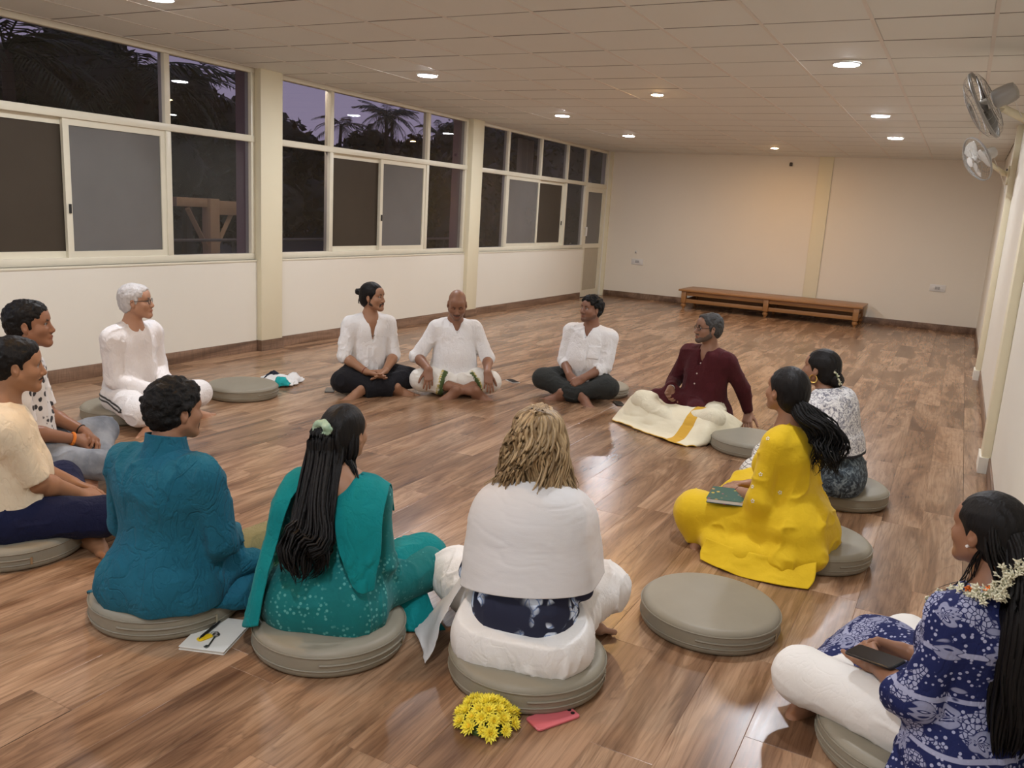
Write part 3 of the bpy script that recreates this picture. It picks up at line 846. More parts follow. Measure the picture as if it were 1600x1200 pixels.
bay('window_2', 6.40, 10.00, dict(mull=[7.222, 9.06], fixed=[(6.45, 7.222), (9.06, 9.95)],
    sash=[(7.25, 8.16, M_mesh, xb, 0), (8.10, 9.03, M_glass2, xa, -1)]), [7.222, 9.06])
bay('window_3', 10.29, 14.13, dict(mull=[11.167, 13.28], fixed=[(10.34, 11.167), (13.28, 14.08)],
    sash=[(11.195, 12.27, M_glass2, xa, 0), (12.21, 13.25, M_mesh, xb, 1)]), [11.167, 12.267, 13.28])
# end door bay
D = empty('door_1', (0, 0, 0)); tag(D, 'narrow cream door with glass upper half in the far corner', kind='structure')
dy0, dy1 = 14.13, 15.07
bar(D, dy0, dy1, ZC - .045, ZC); bar(D, dy0, dy1, TZ0 - .02, TZ1, .008); bar(D, dy0, dy0 + .04, 0, ZC - .045); bar(D, dy1 - .04, dy1, 0, ZC - .045)
pane(D, dy0 + .04, dy1 - .04, TZ1, ZC - .045, M_glass)
leaf = MB(); x_ = XL - .05; a, b, q = dy0 + .045, dy1 - .045, .085
leaf.box((x_ - .02, a, .01), (x_ + .02, a + q, TZ0 - .02)).box((x_ - .02, b - q, .01), (x_ + .02, b, TZ0 - .02))
leaf.box((x_ - .02, a + q, .01), (x_ + .02, b - q, .13)).box((x_ - .02, a + q, .90), (x_ + .02, b - q, .98)).box((x_ - .02, a + q, TZ0 - .10), (x_ + .02, b - q, TZ0 - .02))
lf = leaf.build('door_leaf', M_alu, D)
pane(lf, a + q, b - q, .98, TZ0 - .10, M_glass2, x_)
bx('door_panel', (x_ - .01, a + q, .13), (x_ + .008, b - q, .90), plain('beige_panel', (.46, .41, .31), .5), lf)
hd = MB(); hd.box((x_ + .02, a + .025, 1.12), (x_ + .05, a + .055, 1.14)).box((x_ + .02, a + .025, 1.26), (x_ + .05, a + .055, 1.28)).box((x_ + .04, a + .025, 1.12), (x_ + .06, a + .055, 1.28))
hd.build('door_handle', plain('white_plastic', (.8, .78, .74), .3), lf, bevel=.003)
bx('wall_corner', (XL - .15, dy1, 0), (XL, YB, ZC), M_wall)['kind'] = 'structure'

# ------------------------------------------------------------------ ceiling lights
M_lw = emis('led_white', (.94, .975, 1.05), LED_WHITE); M_ly = emis('led_warm', (1.0, .56, .20), LED_WARM)
M_rim = plain('white_rim', (.8, .8, .8), .35)
def downlight(x, y, r, mat, label, group):
    o = empty('ceiling_light', (x, y, ZC)); tag(o, label, 'ceiling light', group)
    rim = MB().lathe([(r + .012, 0), (r + .012, -.008), (r + .004, -.012), (r, -.011)], 28); rim.f = rim.f[:-2]; rim.mi = rim.mi[:-2]
    rim.build('rim', M_rim, o, smooth=True)
    dm = MB().lathe([(r, -.008), (r - .002, -.012), (r * .6, -.0165), (.001, -.018)], 28); dm.f = dm.f[:-2]; dm.mi = dm.mi[:-2]
    link('diffuser', dm.mesh('diffuser'), mat, o, smooth=True)
    return o
rowL = [(-4.53, .90, None), (-4.57, 3.80, 'round white ceiling light nearest the upper left corner of the ceiling'), (-4.51, 6.66, 'round white ceiling light above the pillar between the windows, left row'),
        (-4.52, 9.60, 'round white ceiling light, third along the window side row'), (-4.55, 11.98, 'round white ceiling light farthest back in the window side row')]
rowR = [(-.93, .75, None), (-.93, 3.70, None), (-.92, 6.60, 'large round white ceiling light nearest on the fan side row'), (-.94, 9.55, 'round white ceiling light, second in the fan side row'),
        (-.95, 11.80, 'round white ceiling light farthest back in the fan side row')]
for x, y, lb in rowL + rowR:
    downlight(x, y, .085, M_lw, lb or 'round white ceiling light outside the picture, %s' % ('above the near end of the window side' if x < -2 else 'near the viewpoint on the fan side' if y < 2 else 'right above the woman in navy print'), 'white LED panels in the ceiling' if lb else 'white LED panels out of view')
for (x, y, lb) in ((-4.53, -1.9, 'window side'), (-.93, -1.9, 'fan side')):
    downlight(x, y, .085, M_lw, 'round white ceiling light behind the viewpoint, %s' % lb, 'white LED panels out of view')
downlight(-2.77, 7.96, .055, M_ly, 'small warm orange ceiling light in the middle of the ceiling', 'warm LED spots')
downlight(-2.77, 13.55, .055, M_ly, 'small warm orange ceiling light close to the back wall', 'warm LED spots')
downlight(-2.77, 2.25, .055, M_ly, 'small warm orange ceiling light overhead outside the picture', 'warm LED spots')
# ------------------------------------------------------------------ low wooden platform bench by the back wall
def honey_wood(name, a, b, rough=.35):
    t = NT(name); v = t.coord((1.2, 14, 14)); n = t.noise(v, 1, 5, .6, 1.2); t.set(t.mix(n, a, b), rough, 0, .5); t.bump(n, .05, .003); return t.m
M_honey = honey_wood('honey_teak', (.24, .105, .030), (.40, .19, .065))
bench = empty('platform_bench', (-2.75, 14.62, 0)); tag(bench, 'long low honey-brown wooden platform bench against the far wall', 'bench')
def bl(name, lo, hi, par=bench, bev=.005): return bx(name, lo, hi, M_honey, par, bevel=bev)
bl('bench_top', (-1.49, -.43, .305), (1.49, .43, .337))
for ix, x in enumerate((-1.40, .0, 1.40)):
    for y in (-.36, .36):
        lg = bl('leg', (x - .042, y - .042, .105), (x + .042, y + .042, .305))
        MB().lathe([(.018, 0), (.022, .012), (.024, .028), (.038, .040), (.046, .062), (.042, .080), (.026, .088), (.036, .096), (.038, .105)], 20, (x, y, 0)).build('turned_foot', M_honey, lg, smooth=True)
for y in (-.36, .36):
    for x0, x1 in ((-1.358, -.042), (.042, 1.358)):
        bl('apron_rail', (x0, y - .016, .235), (x1, y + .016, .305)); bl('lower_rail', (x0, y - .016, .110), (x1, y + .016, .175))
for x in (-1.40, 0, 1.40):
    bl('side_rail', (x - .016, -.318, .235), (x + .016, .318, .305)); bl('side_rail', (x - .016, -.318, .110), (x + .016, .318, .175))
# ------------------------------------------------------------------ wall fittings
M_plate = plain('white_switch_plate', (.74, .72, .68), .3); M_grey = plain('grey_switch', (.42, .41, .40), .4)
def switch_plate(x, z, label):
    o = empty('switch_plate', (x, YB, z)); tag(o, label, 'socket', 'switch plates on the back wall')
    bx('cover', (-.115, -.014, -.055), (.115, 0, .055), M_plate, o, bevel=.004)
    for i in range(4): bx('rocker', (-.075 + i * .038, -.019, -.024), (-.041 + i * .038, -.012, .024), M_grey if i % 3 else M_plate, o, bevel=.002)
switch_plate(-5.36, .69, 'white switch plate low on the far wall by the corner door')
switch_plate(-.275, .68, 'white switch plate low on the far wall right of the bench')
hk = empty('wall_hook', (-5.40, YB, .865)); tag(hk, 'small pale hook stuck on the far wall above a switch plate', 'hook')
bx('plate', (-.02, -.006, -.03), (.02, 0, .03), M_plate, hk, bevel=.002); MB().tube([(0, -.004, 0), (0, -.03, -.012), (0, -.042, .002), (0, -.040, .018)], .006, 8).build('hook', M_grey, hk, smooth=True)
sn = empty('wall_speaker', (-2.776, YB, 2.54)); tag(sn, 'small dark sensor on a bracket high on the far wall', 'sensor')
bx('bracket', (-.012, -.04, -.006), (.012, 0, .006), M_grey, sn); MB().lathe([(.018, 0), (.026, .01), (.026, .05), (.018, .06)], 14, (0, -.05, -.035)).build('housing', plain('dark_housing', (.06, .05, .045), .4), sn, smooth=True)
# ------------------------------------------------------------------ wall fans on the right
M_fanw = plain('fan_cream_plastic', (.55, .53, .49), .3); M_cage = plain('cage_steel', (.34, .33, .31), .45)
def fan(c, face, wall_y, wall_z, blade_c, label, mbody, r=.215):
    c = V3(c); f_ = unit(face); x_ = unit(np.cross(V3(0, 0, 1), f_)); y_ = np.cross(f_, x_)
    o = empty('wall_fan', (XR - .055, wall_y, wall_z)); tag(o, label, 'fan', 'wall fans'); off = V3(XR - .055, wall_y, wall_z)
    P = lambda a, b, d: c + x_ * a + y_ * b + f_ * d - off
    def ring(rr, d, w_, nm, n=40): MB().tube([P(rr * math.cos(q), rr * math.sin(q), d) for q in np.linspace(0, 2 * PI, n)], w_, 6, False).build(nm, M_cage, cage, smooth=True)
    cg = MB()
    for i in range(28):
        q = 2 * PI * i / 28; cs, sn_ = math.cos(q), math.sin(q)
        cg.tube([P(.05 * cs, .05 * sn_, .075), P(.14 * cs, .14 * sn_, .068), P(.195 * cs, .195 * sn_, .04), P(r * cs, r * sn_, .0)], .0008, 4, False)
        cg.tube([P(.055 * cs, .055 * sn_, -.055), P(.14 * cs, .14 * sn_, -.055), P(.195 * cs, .195 * sn_, -.035), P(r * cs, r * sn_, .0)], .0008, 4, False)
    cage = cg.build('cage', M_cage, o)
    ring(r, .004, .0055, 'rim'); ring(r, -.006, .0055, 'rim'); ring(.12, .070, .002, 'wire_ring'); ring(.165, .055, .002, 'wire_ring'); ring(.12, -.055, .002, 'wire_ring'); ring(.165, -.047, .002, 'wire_ring')
    R3 = Matrix((tuple(x_), tuple(y_), tuple(f_))).transposed(); c0 = tuple(c - off)
    MB().lathe([(.052, .070), (.050, .080), (.02, .084), (.004, .084)], 24, c0, R3).build('front_cap', mbody, o, smooth=True)
    MB().lathe([(.03, .025), (.036, .02), (.036, -.03), (.03, -.035)], 20, c0, R3).build('hub', M_fanw, o, smooth=True)
    for k in range(3):
        rows = []
        for ir, rr in enumerate((.034, .08, .14, .19)):
            row = []
            for t_ in (-1, -.33, .33, 1):
                a = 2 * PI * k / 3 + t_ * (.45, .68, .70, .58)[ir]; row.append(P(rr * math.cos(a), rr * math.sin(a), .022 * t_))
            rows.append(row)
        sheet('blade', rows, blade_c, o, 12, 10, .003)
    MB().lathe([(.046, -.055), (.058, -.062), (.062, -.09), (.060, -.16), (.050, -.185), (.02, -.195), (.004, -.196)], 24, c0, R3).build('motor_housing', mbody, o, smooth=True)
    j = P(0, -.0, -.12) + V3(0, 0, -.075); br = MB(); br.tube([P(0, 0, -.12) + V3(0, 0, -.03), j], .020, 10)
    br.tube([j, V3(-.05, 0, -.01) * 1.0, V3(0, 0, 0)], [.022, .026, .03], 10); br.build('arm', M_col, o, smooth=True)
    bx('wall_bracket', (-.022, -.05, -.12), (0, .05, .07), M_col, o, bevel=.006)
    MB().tube([V3(-.022, 0, .03), V3(-.034, 0, .03)], .012, 10).build('bolt', M_black, o)
    cr = MB(); cr.tube(spline([P(0, 0, -.17), P(0, 0, -.19) + V3(0, 0, -.07), V3(-.04, .03, -.10), V3(-.015, .03, -.2)], 20), .003, 5); cr.build('cord', M_plate, o)
    return o
M_blade = plain('smoke_blade', (.05, .042, .036), .35); M_blade2 = plain('pale_blade', (.52, .50, .45), .2)
fan((-.02, 6.20, 2.335), (-.86, .18, -.46), 6.32, 2.26, M_blade, 'grey wall fan with dark blades, the nearer of two on the right wall', plain('grey_motor', (.38, .37, .35), .35))
fan((-.012, 10.0, 2.30), (-.78, -.40, -.46), 10.42, 2.20, M_blade2, 'pale wall fan further back on the right wall', M_fanw, .23)
# ------------------------------------------------------------------ outdoors beyond the windows
gm = NT('dark_soil'); v = gm.coord(); gm.set(gm.ramp(gm.noise(v, 1.5, 5), [(.35, (.010, .012, .007)), (.7, (.03, .032, .018))]), .95); gm = gm.m
go = bx('ground_outside', (-80, -20, -.6), (XL - .15, 90, -.35), gm); tag(go, kind='structure')
def leaf_mat(name, a, b):
    t = NT(name); v = t.coord(); t.set(t.mix(t.noise(v, 3, 3), a, b), .55, 0, .4); return t.m
M_leaf = leaf_mat('palm_leaf', (.014, .026, .010), (.040, .062, .024)); M_leaf2 = leaf_mat('tree_leaf', (.010, .016, .008), (.026, .036, .016)); M_bark = plain('bark', (.045, .035, .027), .9)
def frond_mesh(L=1.6, droop=.55, nl=26, wl=.36, seed=0):
    rs = np.random.RandomState(seed); mb = MB()
    pts = [Vector((0, L * t, .35 * L * t - droop * L * t * t)) for t in np.linspace(0, 1, 9)]
    mb.tube(pts, [.022 * (1 - .85 * t) for t in np.linspace(0, 1, 9)], 5)
    for i in range(nl):
        t = .12 + .88 * i / (nl - 1); p = Vector((0, L * t, .35 * L * t - droop * L * t * t)); ln = wl * math.sin(PI * (.12 + .80 * t)) * 1.2
        for sd in (-1, 1):
            d = Vector((sd * .8, .55 + .2 * rs.rand(), -.25 - .35 * rs.rand())).normalized(); w_ = Vector((0, 1, 0)) * .020
            q = p + d * ln * .5 + Vector((0, 0, .03)); e = p + d * ln + Vector((0, 0, -.10 * ln))
            mb.add([p - w_ * .5, p + w_ * .5, q + w_, q - w_, e], [(0, 1, 2, 3), (3, 2, 4)])
    me = mb.mesh('frond'); me.materials.append(M_leaf); return me
FR = [frond_mesh(1.5, .75, 24, .42, 0), frond_mesh(1.7, .45, 26, .40, 1), frond_mesh(1.3, 1.0, 22, .38, 2)]
def palm(x, y, h, label, n=14, sc=1.0, seed=0):
    rs = np.random.RandomState(seed); o = empty('palm_tree', (x, y, -.36)); tag(o, label, 'tree', 'palms outside the windows'); h += .36
    bend = rs.uniform(-.3, .3); tp = [(bend * t * t, .2 * bend * t, h * t) for t in np.linspace(0, 1, 8)]
    MB().tube(tp, [.13 * sc * (1 - .4 * t) for t in np.linspace(0, 1, 8)], 8).build('trunk', M_bark, o, smooth=True)
    for i in range(n):
        f_ = link('frond', FR[i % 3], None, o, tp[-1], (rs.uniform(-.55, .75), 0, 2 * PI * i / n + rs.uniform(-.25, .25))); f_.scale = (sc,) * 3
def broad(x, y, h, r, label, seed=0, n=900, leaf=.16):
    rs = np.random.RandomState(seed); o = empty('leafy_tree', (x, y, -.36)); tag(o, label, 'tree', 'leafy trees outside the windows'); h += .36
    MB().tube([(0, 0, 0), (.1, .05, h * .5), (0, 0, h * .8)], [.14, .11, .05], 8).build('trunk', M_bark, o, smooth=True)
    C = np.stack([rs.uniform(-r, r, 16) * .62, rs.uniform(-r, r, 16) * .62, h * rs.uniform(.18, .80, 16)], 1); R_ = r * rs.uniform(.30, .46, 16)
    hh = max(.09, r * .085); F = Field((-r * 1.2, -r * 1.2, 0), (r * 1.2, r * 1.2, h * 1.15), hh)
    for c, q in zip(C, R_): F.ell(c, (q, q, min(q, h * .20)), None, q * .3)
    V, Q, _ = F.mesh(); N = vnormals(V, Q); V = V + N * (hh * .9 * fbm(V * 2.2 / r * 1.6, 3))[:, None]
    me_ = finish('crown', V, Q, M_leaf2, o)
    i = rs.randint(0, len(V), n); P = V[i] + N[i] * rs.uniform(0, leaf * .9, (n, 1)); A = rs.randn(n, 3); A /= np.linalg.norm(A, axis=1, keepdims=True); B_ = np.cross(A, rs.randn(n, 3)); B_ /= np.linalg.norm(B_, axis=1, keepdims=True)
    s_ = leaf * rs.uniform(.6, 1.3, (n, 1)); VV = np.stack([P - A * s_, P + B_ * s_ * .4, P + A * s_, P - B_ * s_ * .4], 1).reshape(-1, 3)
    f_ = finish('foliage', VV, np.arange(4 * n).reshape(n, 4), M_leaf2, o); f_['kind'] = 'stuff'
palm(-10.2, 6.35, 3.0, 'drooping palm outside, behind the leftmost upper pane', 16, .80, 1)
palm(-10.6, 8.45, 3.15, 'bushy palm outside, right half of the first upper pane', 18, .85, 2)
palm(-11.2, 9.75, 3.1, 'palm outside the fixed pane beside the first pillar', 14, .75, 3)
broad(-11.6, 6.6, 3.55, 1.5, 'dark leafy tree outside at the left picture edge', 6, 2600, .10)
broad(-12.0, 9.0, 3.85, 1.6, 'dark leafy tree outside between the palms of the first window', 5, 2600, .10)
broad(-12.6, 11.2, 3.6, 1.4, 'dark leafy tree outside by the first pillar', 7, 2200, .10)
for i, (x, y, h, r) in enumerate(((-14.5, 25.5, 4.6, 2.2), (-15, 29.5, 4.9, 2.3), (-15.5, 33.5, 5.2, 2.4), (-16, 37.5, 5.4, 2.4), (-13.2, 21.4, 3.3, 1.6))):
    broad(x, y, h, r, ('dark leafy tree filling the first pane of the third window', 'dark leafy tree behind the curtain in the third window', 'dark leafy tree filling the middle of the third window', 'dark leafy tree behind the corner door', 'low dark tree in the last pane of the second window')[i], 50 + i, 2200, .13)
for i, (x, y, h, n, sc) in enumerate(((-27, 32.5, 4.9, 14, .9), (-26, 35.2, 5.6, 16, 1.0), (-28, 38.4, 6.0, 16, 1.05), (-27, 41.0, 5.3, 14, .95), (-29, 29.6, 4.6, 14, .85), (-28, 45.0, 5.5, 14, .95))):
    palm(x, y, h, ('distant palm in the second window, %s' % ('left of the reflected lamp', 'tall one behind the reflected lamp', 'tall one right of the reflected lamp', 'by the right mullion', 'small one next to the first pillar', 'behind the right narrow pane')[i]), n, sc, 10 + i)
for i, (y, h) in enumerate(((25, 4.8), (29.5, 4.9), (33.5, 5.2), (37.5, 5.6), (42, 5.6), (47, 6.0), (53, 6.4), (60, 6.6))):
    broad(-30.5 + (i % 2) * 1.2, y, h, 3.0, 'distant dark tree in the second and third windows, number %s from the left' % ('one', 'two', 'three', 'four', 'five', 'six', 'seven', 'eight')[i], 30 + i, 1500, .30)
# weathered timber post with braces
M_timber = honey_wood('pale_timber', (.30, .19, .11), (.46, .32, .20), .8)
ps = empty('timber_post', (-7.8, 7.14, -.36)); tag(ps, 'weathered timber post with two diagonal braces outside the first window', 'post')
bx('post', (-.07, -.07, 0), (.07, .07, 1.80), M_timber, ps, bevel=.006)
bx('crossbeam', (-.06, -.50, 1.70), (.02, -.06, 1.80), M_timber, ps, bevel=.006); bx('crossbeam', (-.02, .06, 1.62), (.06, .60, 1.78), M_timber, ps, bevel=.006)
for sd in (-1, 1): MB().tube([(0, sd * .06, 1.22), (0, sd * .34, 1.68)], .034, 4).build('brace', M_timber, ps)
rl = empty('outdoor_rail', (-7.3, 6.0, -.36)); tag(rl, 'thin dark metal rail running outside along the windows', 'railing')
MB().tube([(0, -3.5, 1.36), (0, 6, 1.36)], .016, 8).build('rail', plain('grey_pipe', (.16, .15, .14), .4, .5), rl)
for y in (-3.4, -1.2, 1.0, 3.2, 5.4): MB().tube([(0, y, 0), (0, y, 1.36)], .016, 6).build('rail_post', plain('grey_pipe_post', (.06, .06, .055), .5, .3), rl)
# mauve outer faces of the pillars
M_mauve = wall_paint('mauve_render', (.33, .22, .23))
for k, y in enumerate((2.17, 6.11, 10.0)):
    bx('trim_%d' % (10 + k), (XL - .25, y - .02, -.36), (XL - .12, y + .31, ZC), M_mauve)['kind'] = 'structure'
ev = bx('roof_eave', (XL - 1.1, YN, 2.95), (XL - .10, YB, 3.05), M_mauve); tag(ev, kind='structure')
hd_ = bx('wall_head', (XL - .15, YN, ZC), (XL, YB + .15, 2.95), M_mauve); tag(hd_, kind='structure')
ol = empty('eave_lamp', (-6.75, 6.9, 2.95)); tag(ol, 'small round porch lamp under the eave outside the windows, out of view', 'lamp')
MB().lathe([(.09, 0), (.09, -.02), (.08, -.03)], 20).build('base', M_rim, ol, smooth=True); MB().lathe([(.078, -.028), (.07, -.05), (.04, -.065), (.002, -.07)], 20).build('globe', emis('porch_lamp', (1.0, .86, .66), 260.0), ol, smooth=True)
cu = empty('outdoor_curtain', (-6.9, 13.25, 0)); tag(cu, 'pale grey curtain hanging beyond the glass of the third window', 'curtain')
sheet('cloth', [[(0.05 * math.sin(i * 1.9), -.28 + i * .07, z) for i in range(9)] for z in (2.70, 1.9, 1.2, .75)], fabric('grey_voile', (.42, .39, .36)), cu, 60, 20, .004)
MB().tube([(0, -.5, 2.72), (0, .5, 2.72)], .012, 8).build('rod', M_black, cu)
for y in (-.48, .48): MB().tube([(0, y, 2.72), (.84, y, 2.72)], .010, 6).build('rod_bracket', M_black, cu)
# ------------------------------------------------------------------ shared pieces for the figures
D2R = PI / 180
def short_hair(p, mat, amp=.004, scale=(50, 50, 50), vol=.010, fore=.0, back=0.0, name='hair', ear=True, side=0.0, label=None):
    s = p.sk; k = s.hk; h = s.h; R = s.head_R
    F = p.fld(*bounds([s.hc], .17 * k), .0038)
    v = vol
    F.ell(h(0, -.018, .036), V3(.076 + v * .7 - side, .096 + v, .085 + v) * k, R, .02)
    F.ell(h(0, -.050, -.010), V3(.066 + v * .5 - side, .060 + v * .7, .075) * k, R, .02)
    F.ell(h(0, .045, .075), V3(.055, .035, .028 + v) * k, R, .02)
    F.plane(h(0, .02, -.012 - back), R @ V3(0, .60, -.80))
    F.ell(h(0, .088, .012 + fore), V3(.064, .040, .052) * k, R, .012, 's')
    for x in (-1, 1):
        if ear: F.ell(h(x * .090, -.002, -.014), V3(.024, .023, .036) * k, R, .004, 's')
        F.ell(h(x * .075, .060, .005), V3(.030, .036, .040) * k, R, .008, 's')
        F.cap(h(x * .069, .020, .016), h(x * .068, .016, -.012), .006 * k, .0035 * k, .008)
    V, Q, C = F.mesh(); N = vnormals(V, Q)
    V = V + N * (amp * fbm(V * np.array(scale), 3))[:, None]
    o = finish(name, V, Q, mat, p.root, None, .6)
    if label: o['label'] = label
    return o
def locks(name, paths, mat, parent, n=5, cols=None):
    """many tapering strands in one mesh; paths: list of (pts, r0, r1)"""
    VV, QQ, CC = [], [], []; c = 0
    for ip, (pts, r0, r1) in enumerate(paths):
        P = np.array(pts, float); m = len(P); T = np.gradient(P, axis=0); T /= np.linalg.norm(T, axis=1, keepdims=True) + 1e-9
        ref = np.where(np.abs(T[:, 2:3]) < .9, np.array([[0, 0, 1.]]), np.array([[1., 0, 0]])); X = np.cross(T, ref); X /= np.linalg.norm(X, axis=1, keepdims=True) + 1e-9; Y = np.cross(T, X)
        tt = np.linspace(0, 1, m); rr = (r0 + (r1 - r0) * tt ** 1.5) * np.minimum(1, (1 - tt) * 6 + .15)
        a = np.arange(n) * 2 * PI / n
        ring = P[:, None] + rr[:, None, None] * (X[:, None] * np.cos(a)[None, :, None] + Y[:, None] * np.sin(a)[None, :, None])
        VV.append(ring.reshape(-1, 3)); ix = c + np.arange(m * n).reshape(m, n)
        QQ.append(np.stack([ix[:-1], np.roll(ix[:-1], -1, 1), np.roll(ix[1:], -1, 1), ix[1:]], -1).reshape(-1, 4)); c += m * n
        if cols is not None: CC.append(np.repeat(np.array([cols[ip]]), m * n, 0))
    return finish(name, np.concatenate(VV), np.concatenate(QQ), mat, parent, np.concatenate(CC) if cols is not None else None)
def mane(guide, n, rad, wave=.006, freq=3.0, r=(.007, .002), seg=18, seed=1, taper=.5, flatv=None):
    """strands following a guide path, scattered within rad"""
    rs = np.random.RandomState(seed); G = spline(guide, seg); out = []
    T = np.gradient(G, axis=0); T /= np.linalg.norm(T, axis=1, keepdims=True); ref = V3(1, .01, 0); X = ref - T * (T @ ref)[:, None]; X /= np.linalg.norm(X, axis=1, keepdims=True); Y = np.cross(T, X)
    tt = np.linspace(0, 1, seg)
    for i in range(n):
        a = rs.rand() * 2 * PI; q = math.sqrt(rs.rand()); rd = np.interp(tt, np.linspace(0, 1, len(rad)), rad) * q
        ph = .8 * rs.randn() + 2 * a; ph2 = .8 * rs.randn() + 2 * a; end = 1 - taper * .3 * rs.rand(); k = max(6, int(seg * end))
        off = X * (math.cos(a) * rd * (flatv or 1) + wave * np.sin(freq * 6.28 * tt + ph) * tt)[:, None] + Y * (math.sin(a) * rd + wave * np.cos(freq * 6.28 * tt + ph2) * tt)[:, None]
        out.append(((G + off)[:k], r[0] * (.7 + .6 * rs.rand()), r[1]))
    return out
def hair_cap(p, mat, vol=.010, low=-.06, fore=.0, part=True, name='hair', ear=True, amp=.002, slope=.55):
    """smooth hair drawn back over the skull"""
    s = p.sk; k = s.hk; h = s.h; R = s.head_R; F = p.fld(*bounds([s.hc], .18 * k), .0038); v = vol
    F.ell(h(0, -.018, .036), V3(.076 + v * .7, .096 + v, .084 + v) * k, R, .02)
    F.ell(h(0, -.052, -.015), V3(.070 + v * .5, .062 + v, .085) * k, R, .02)
    F.plane(h(0, .02, -.010 + low * .3), R @ V3(0, slope, -math.sqrt(1 - slope ** 2)))
    F.ell(h(0, .098, .010 + fore), V3(.062, .046, .062) * k, R, .012, 's')
    for x in (-1, 1):
        if ear: F.ell(h(x * .090, .0, -.016), V3(.024, .020, .030) * k, R, .004, 's')
        F.ell(h(x * .070, .070, -.012), V3(.030, .040, .048) * k, R, .008, 's')
    V, Q, C = F.mesh(); N = vnormals(V, Q); L = (V - s.hc) @ R
    V = V + N * (amp * vnoise(np.stack([L[:, 0] * 110, L[:, 1] * 14, L[:, 2] * 40], 1)))[:, None]
    return finish(name, V, Q, mat, p.root, None, .6)
def glasses(p, mat, half=True):
    s = p.sk; h = s.h; mb = MB()
    for x in (-1, 1):
        c = [(x * .031 + .023 * math.cos(a), .096 - abs(math.cos(a) * x + 1) * .001, .004 + .017 * math.sin(a)) for a in np.linspace(0, 2 * PI, 17)]
        mb.tube([h(*q) for q in c], .0020 * s.hk, 5, False)
        mb.tube([h(x * .054, .093, .010), h(x * .070, .060, .012), h(x * .082, .0, .010), h(x * .080, -.02, -.004)], .0021 * s.hk, 5)
    mb.tube([h(-.009, .098, .008), h(0, .103, .010), h(.009, .098, .008)], .0018 * s.hk, 5)
    o = mb.build('glasses', mat, p.root, smooth=True)
    ln = MB()
    for x in (-1, 1): ln.tube([h(x * .031, .0950, .004), h(x * .031, .0965, .004)], .022 * s.hk, 14, True)
    ln.build('lens', M_lens, o); return o
M_lens = tinted_glass('spectacle_lens', (.93, .93, .93), 1.0)
M_blackwire = plain('black_frame', (.012, .012, .012), .3)
M_gold = plain('gold', (.75, .50, .14), .25, 1)
def band(p, a, b, t, r, w_, mat, name='bracelet', label=None):
    c = V3(a) + (V3(b) - V3(a)) * t; d = unit(V3(b) - V3(a)); mb = MB()
    x = unit(np.cross(d, V3(.3, .2, 1))); y = np.cross(d, x)
    mb.tube([c + (x * math.cos(q) + y * math.sin(q)) * r for q in np.linspace(0, 2 * PI, 20)], w_, 6, False)
    o = mb.build(name, mat, p.root, smooth=True)
    if label: o['label'] = label
    return o
def collar(F, s, r=.064, zt=.605, rr=.014, back=.02):
    n = 14; P = []
    for i in range(n + 1):
        a = 2 * PI * i / n + PI / 2
        P.append(s.t(r * math.cos(a), .02 + r * math.sin(a) * 1.0, (zt - (math.sin(a) * .5 + .5) * back * 1.2) * s.k))
    for a, b in zip(P[:-1], P[1:]): F.cap(a, b, rr, rr, .008, flat=None)
    return F
def shirt_field(p, m=.14, h=.0065, extra=()):
    s = p.sk; pts = [s.t(.2, .0, .0), s.t(-.2, 0, 0), s.sh[1], s.sh[-1], s.t(0, .1, .62), s.t(0, -.1, .1)] + list(s.el.values()) + list(s.wr.values()) + list(extra)
    return p.fld(*bounds(pts, m), h)
def leg_field(p, m=.13, h=.0065, extra=()):
    s = p.sk; return p.fld(*bounds([s.hip[1], s.hip[-1], s.knee[1], s.knee[-1], s.ank[1], s.ank[-1]] + list(extra), m), h)
M_ear_gold = M_gold
PEOPLE = {}
CUSH = .085      # height of a cushion pressed by a sitter

# ---------- 1: cream shirt, navy jeans, left edge
def man_cream():
    s = Skel(CUSH, .81, lean=.02, head=(-.10, -.08, 0), sw=.180, hunch=.045)
    s.knee = {1: V3(.16, .37, .15), -1: V3(-.36, .27, .17)}; s.ank = {1: V3(-.14, .42, .06), -1: V3(.10, .34, .055)}
    s.arm(1, (.02, .29, .215), (.5, -.6, -.7)).arm(-1, (-.14, .29, .215), (-.5, -.6, -.7))
    p = Person('man in a cream short-sleeved shirt and navy jeans at the left edge', (-3.37, 1.94), -27 * D2R, s, (.35, .175, .092))
    p.head(moust=(.02, .013, .01), fat=.6, nose=1.02).core().forearms({1: ((-.45, .9, -.25), (-.3, -.2, -1), dict(curl=(.3, .35, .4, .4))), -1: ((.5, .85, -.25), (.3, -.2, -1))}, r=(.043, .030), up=(.05, .045))
    p.feet({1: ((-.9, .35, -.1), (0, .6, .8)), -1: ((.9, .35, -.1), (0, .6, .8))}); p.body()
    F = shirt_field(p); torso(F, s, 1.0, 1.1, .05)
    for d in (1, -1): sleeve(F, s, d, .92, (.066, .066, .05))
    collar(F, s, .068, .61); neck_hole(F, s, .058, 0, .03)
    p.cloth('shirt', F, fabric('cream_cotton', (.80, .68, .50)), .006, (13, 13, 6), 1.0)
    F = leg_field(p); legs(F, s, (.105, .085, .062), .88)
    p.cloth('trousers', F, fabric('navy_denim', (.010, .013, .045)), .005, (9, 9, 14), 2.0)
    short_hair(p, M_hair_black, .003, (60, 60, 60), .013, .012)
    PEOPLE['cream'] = p
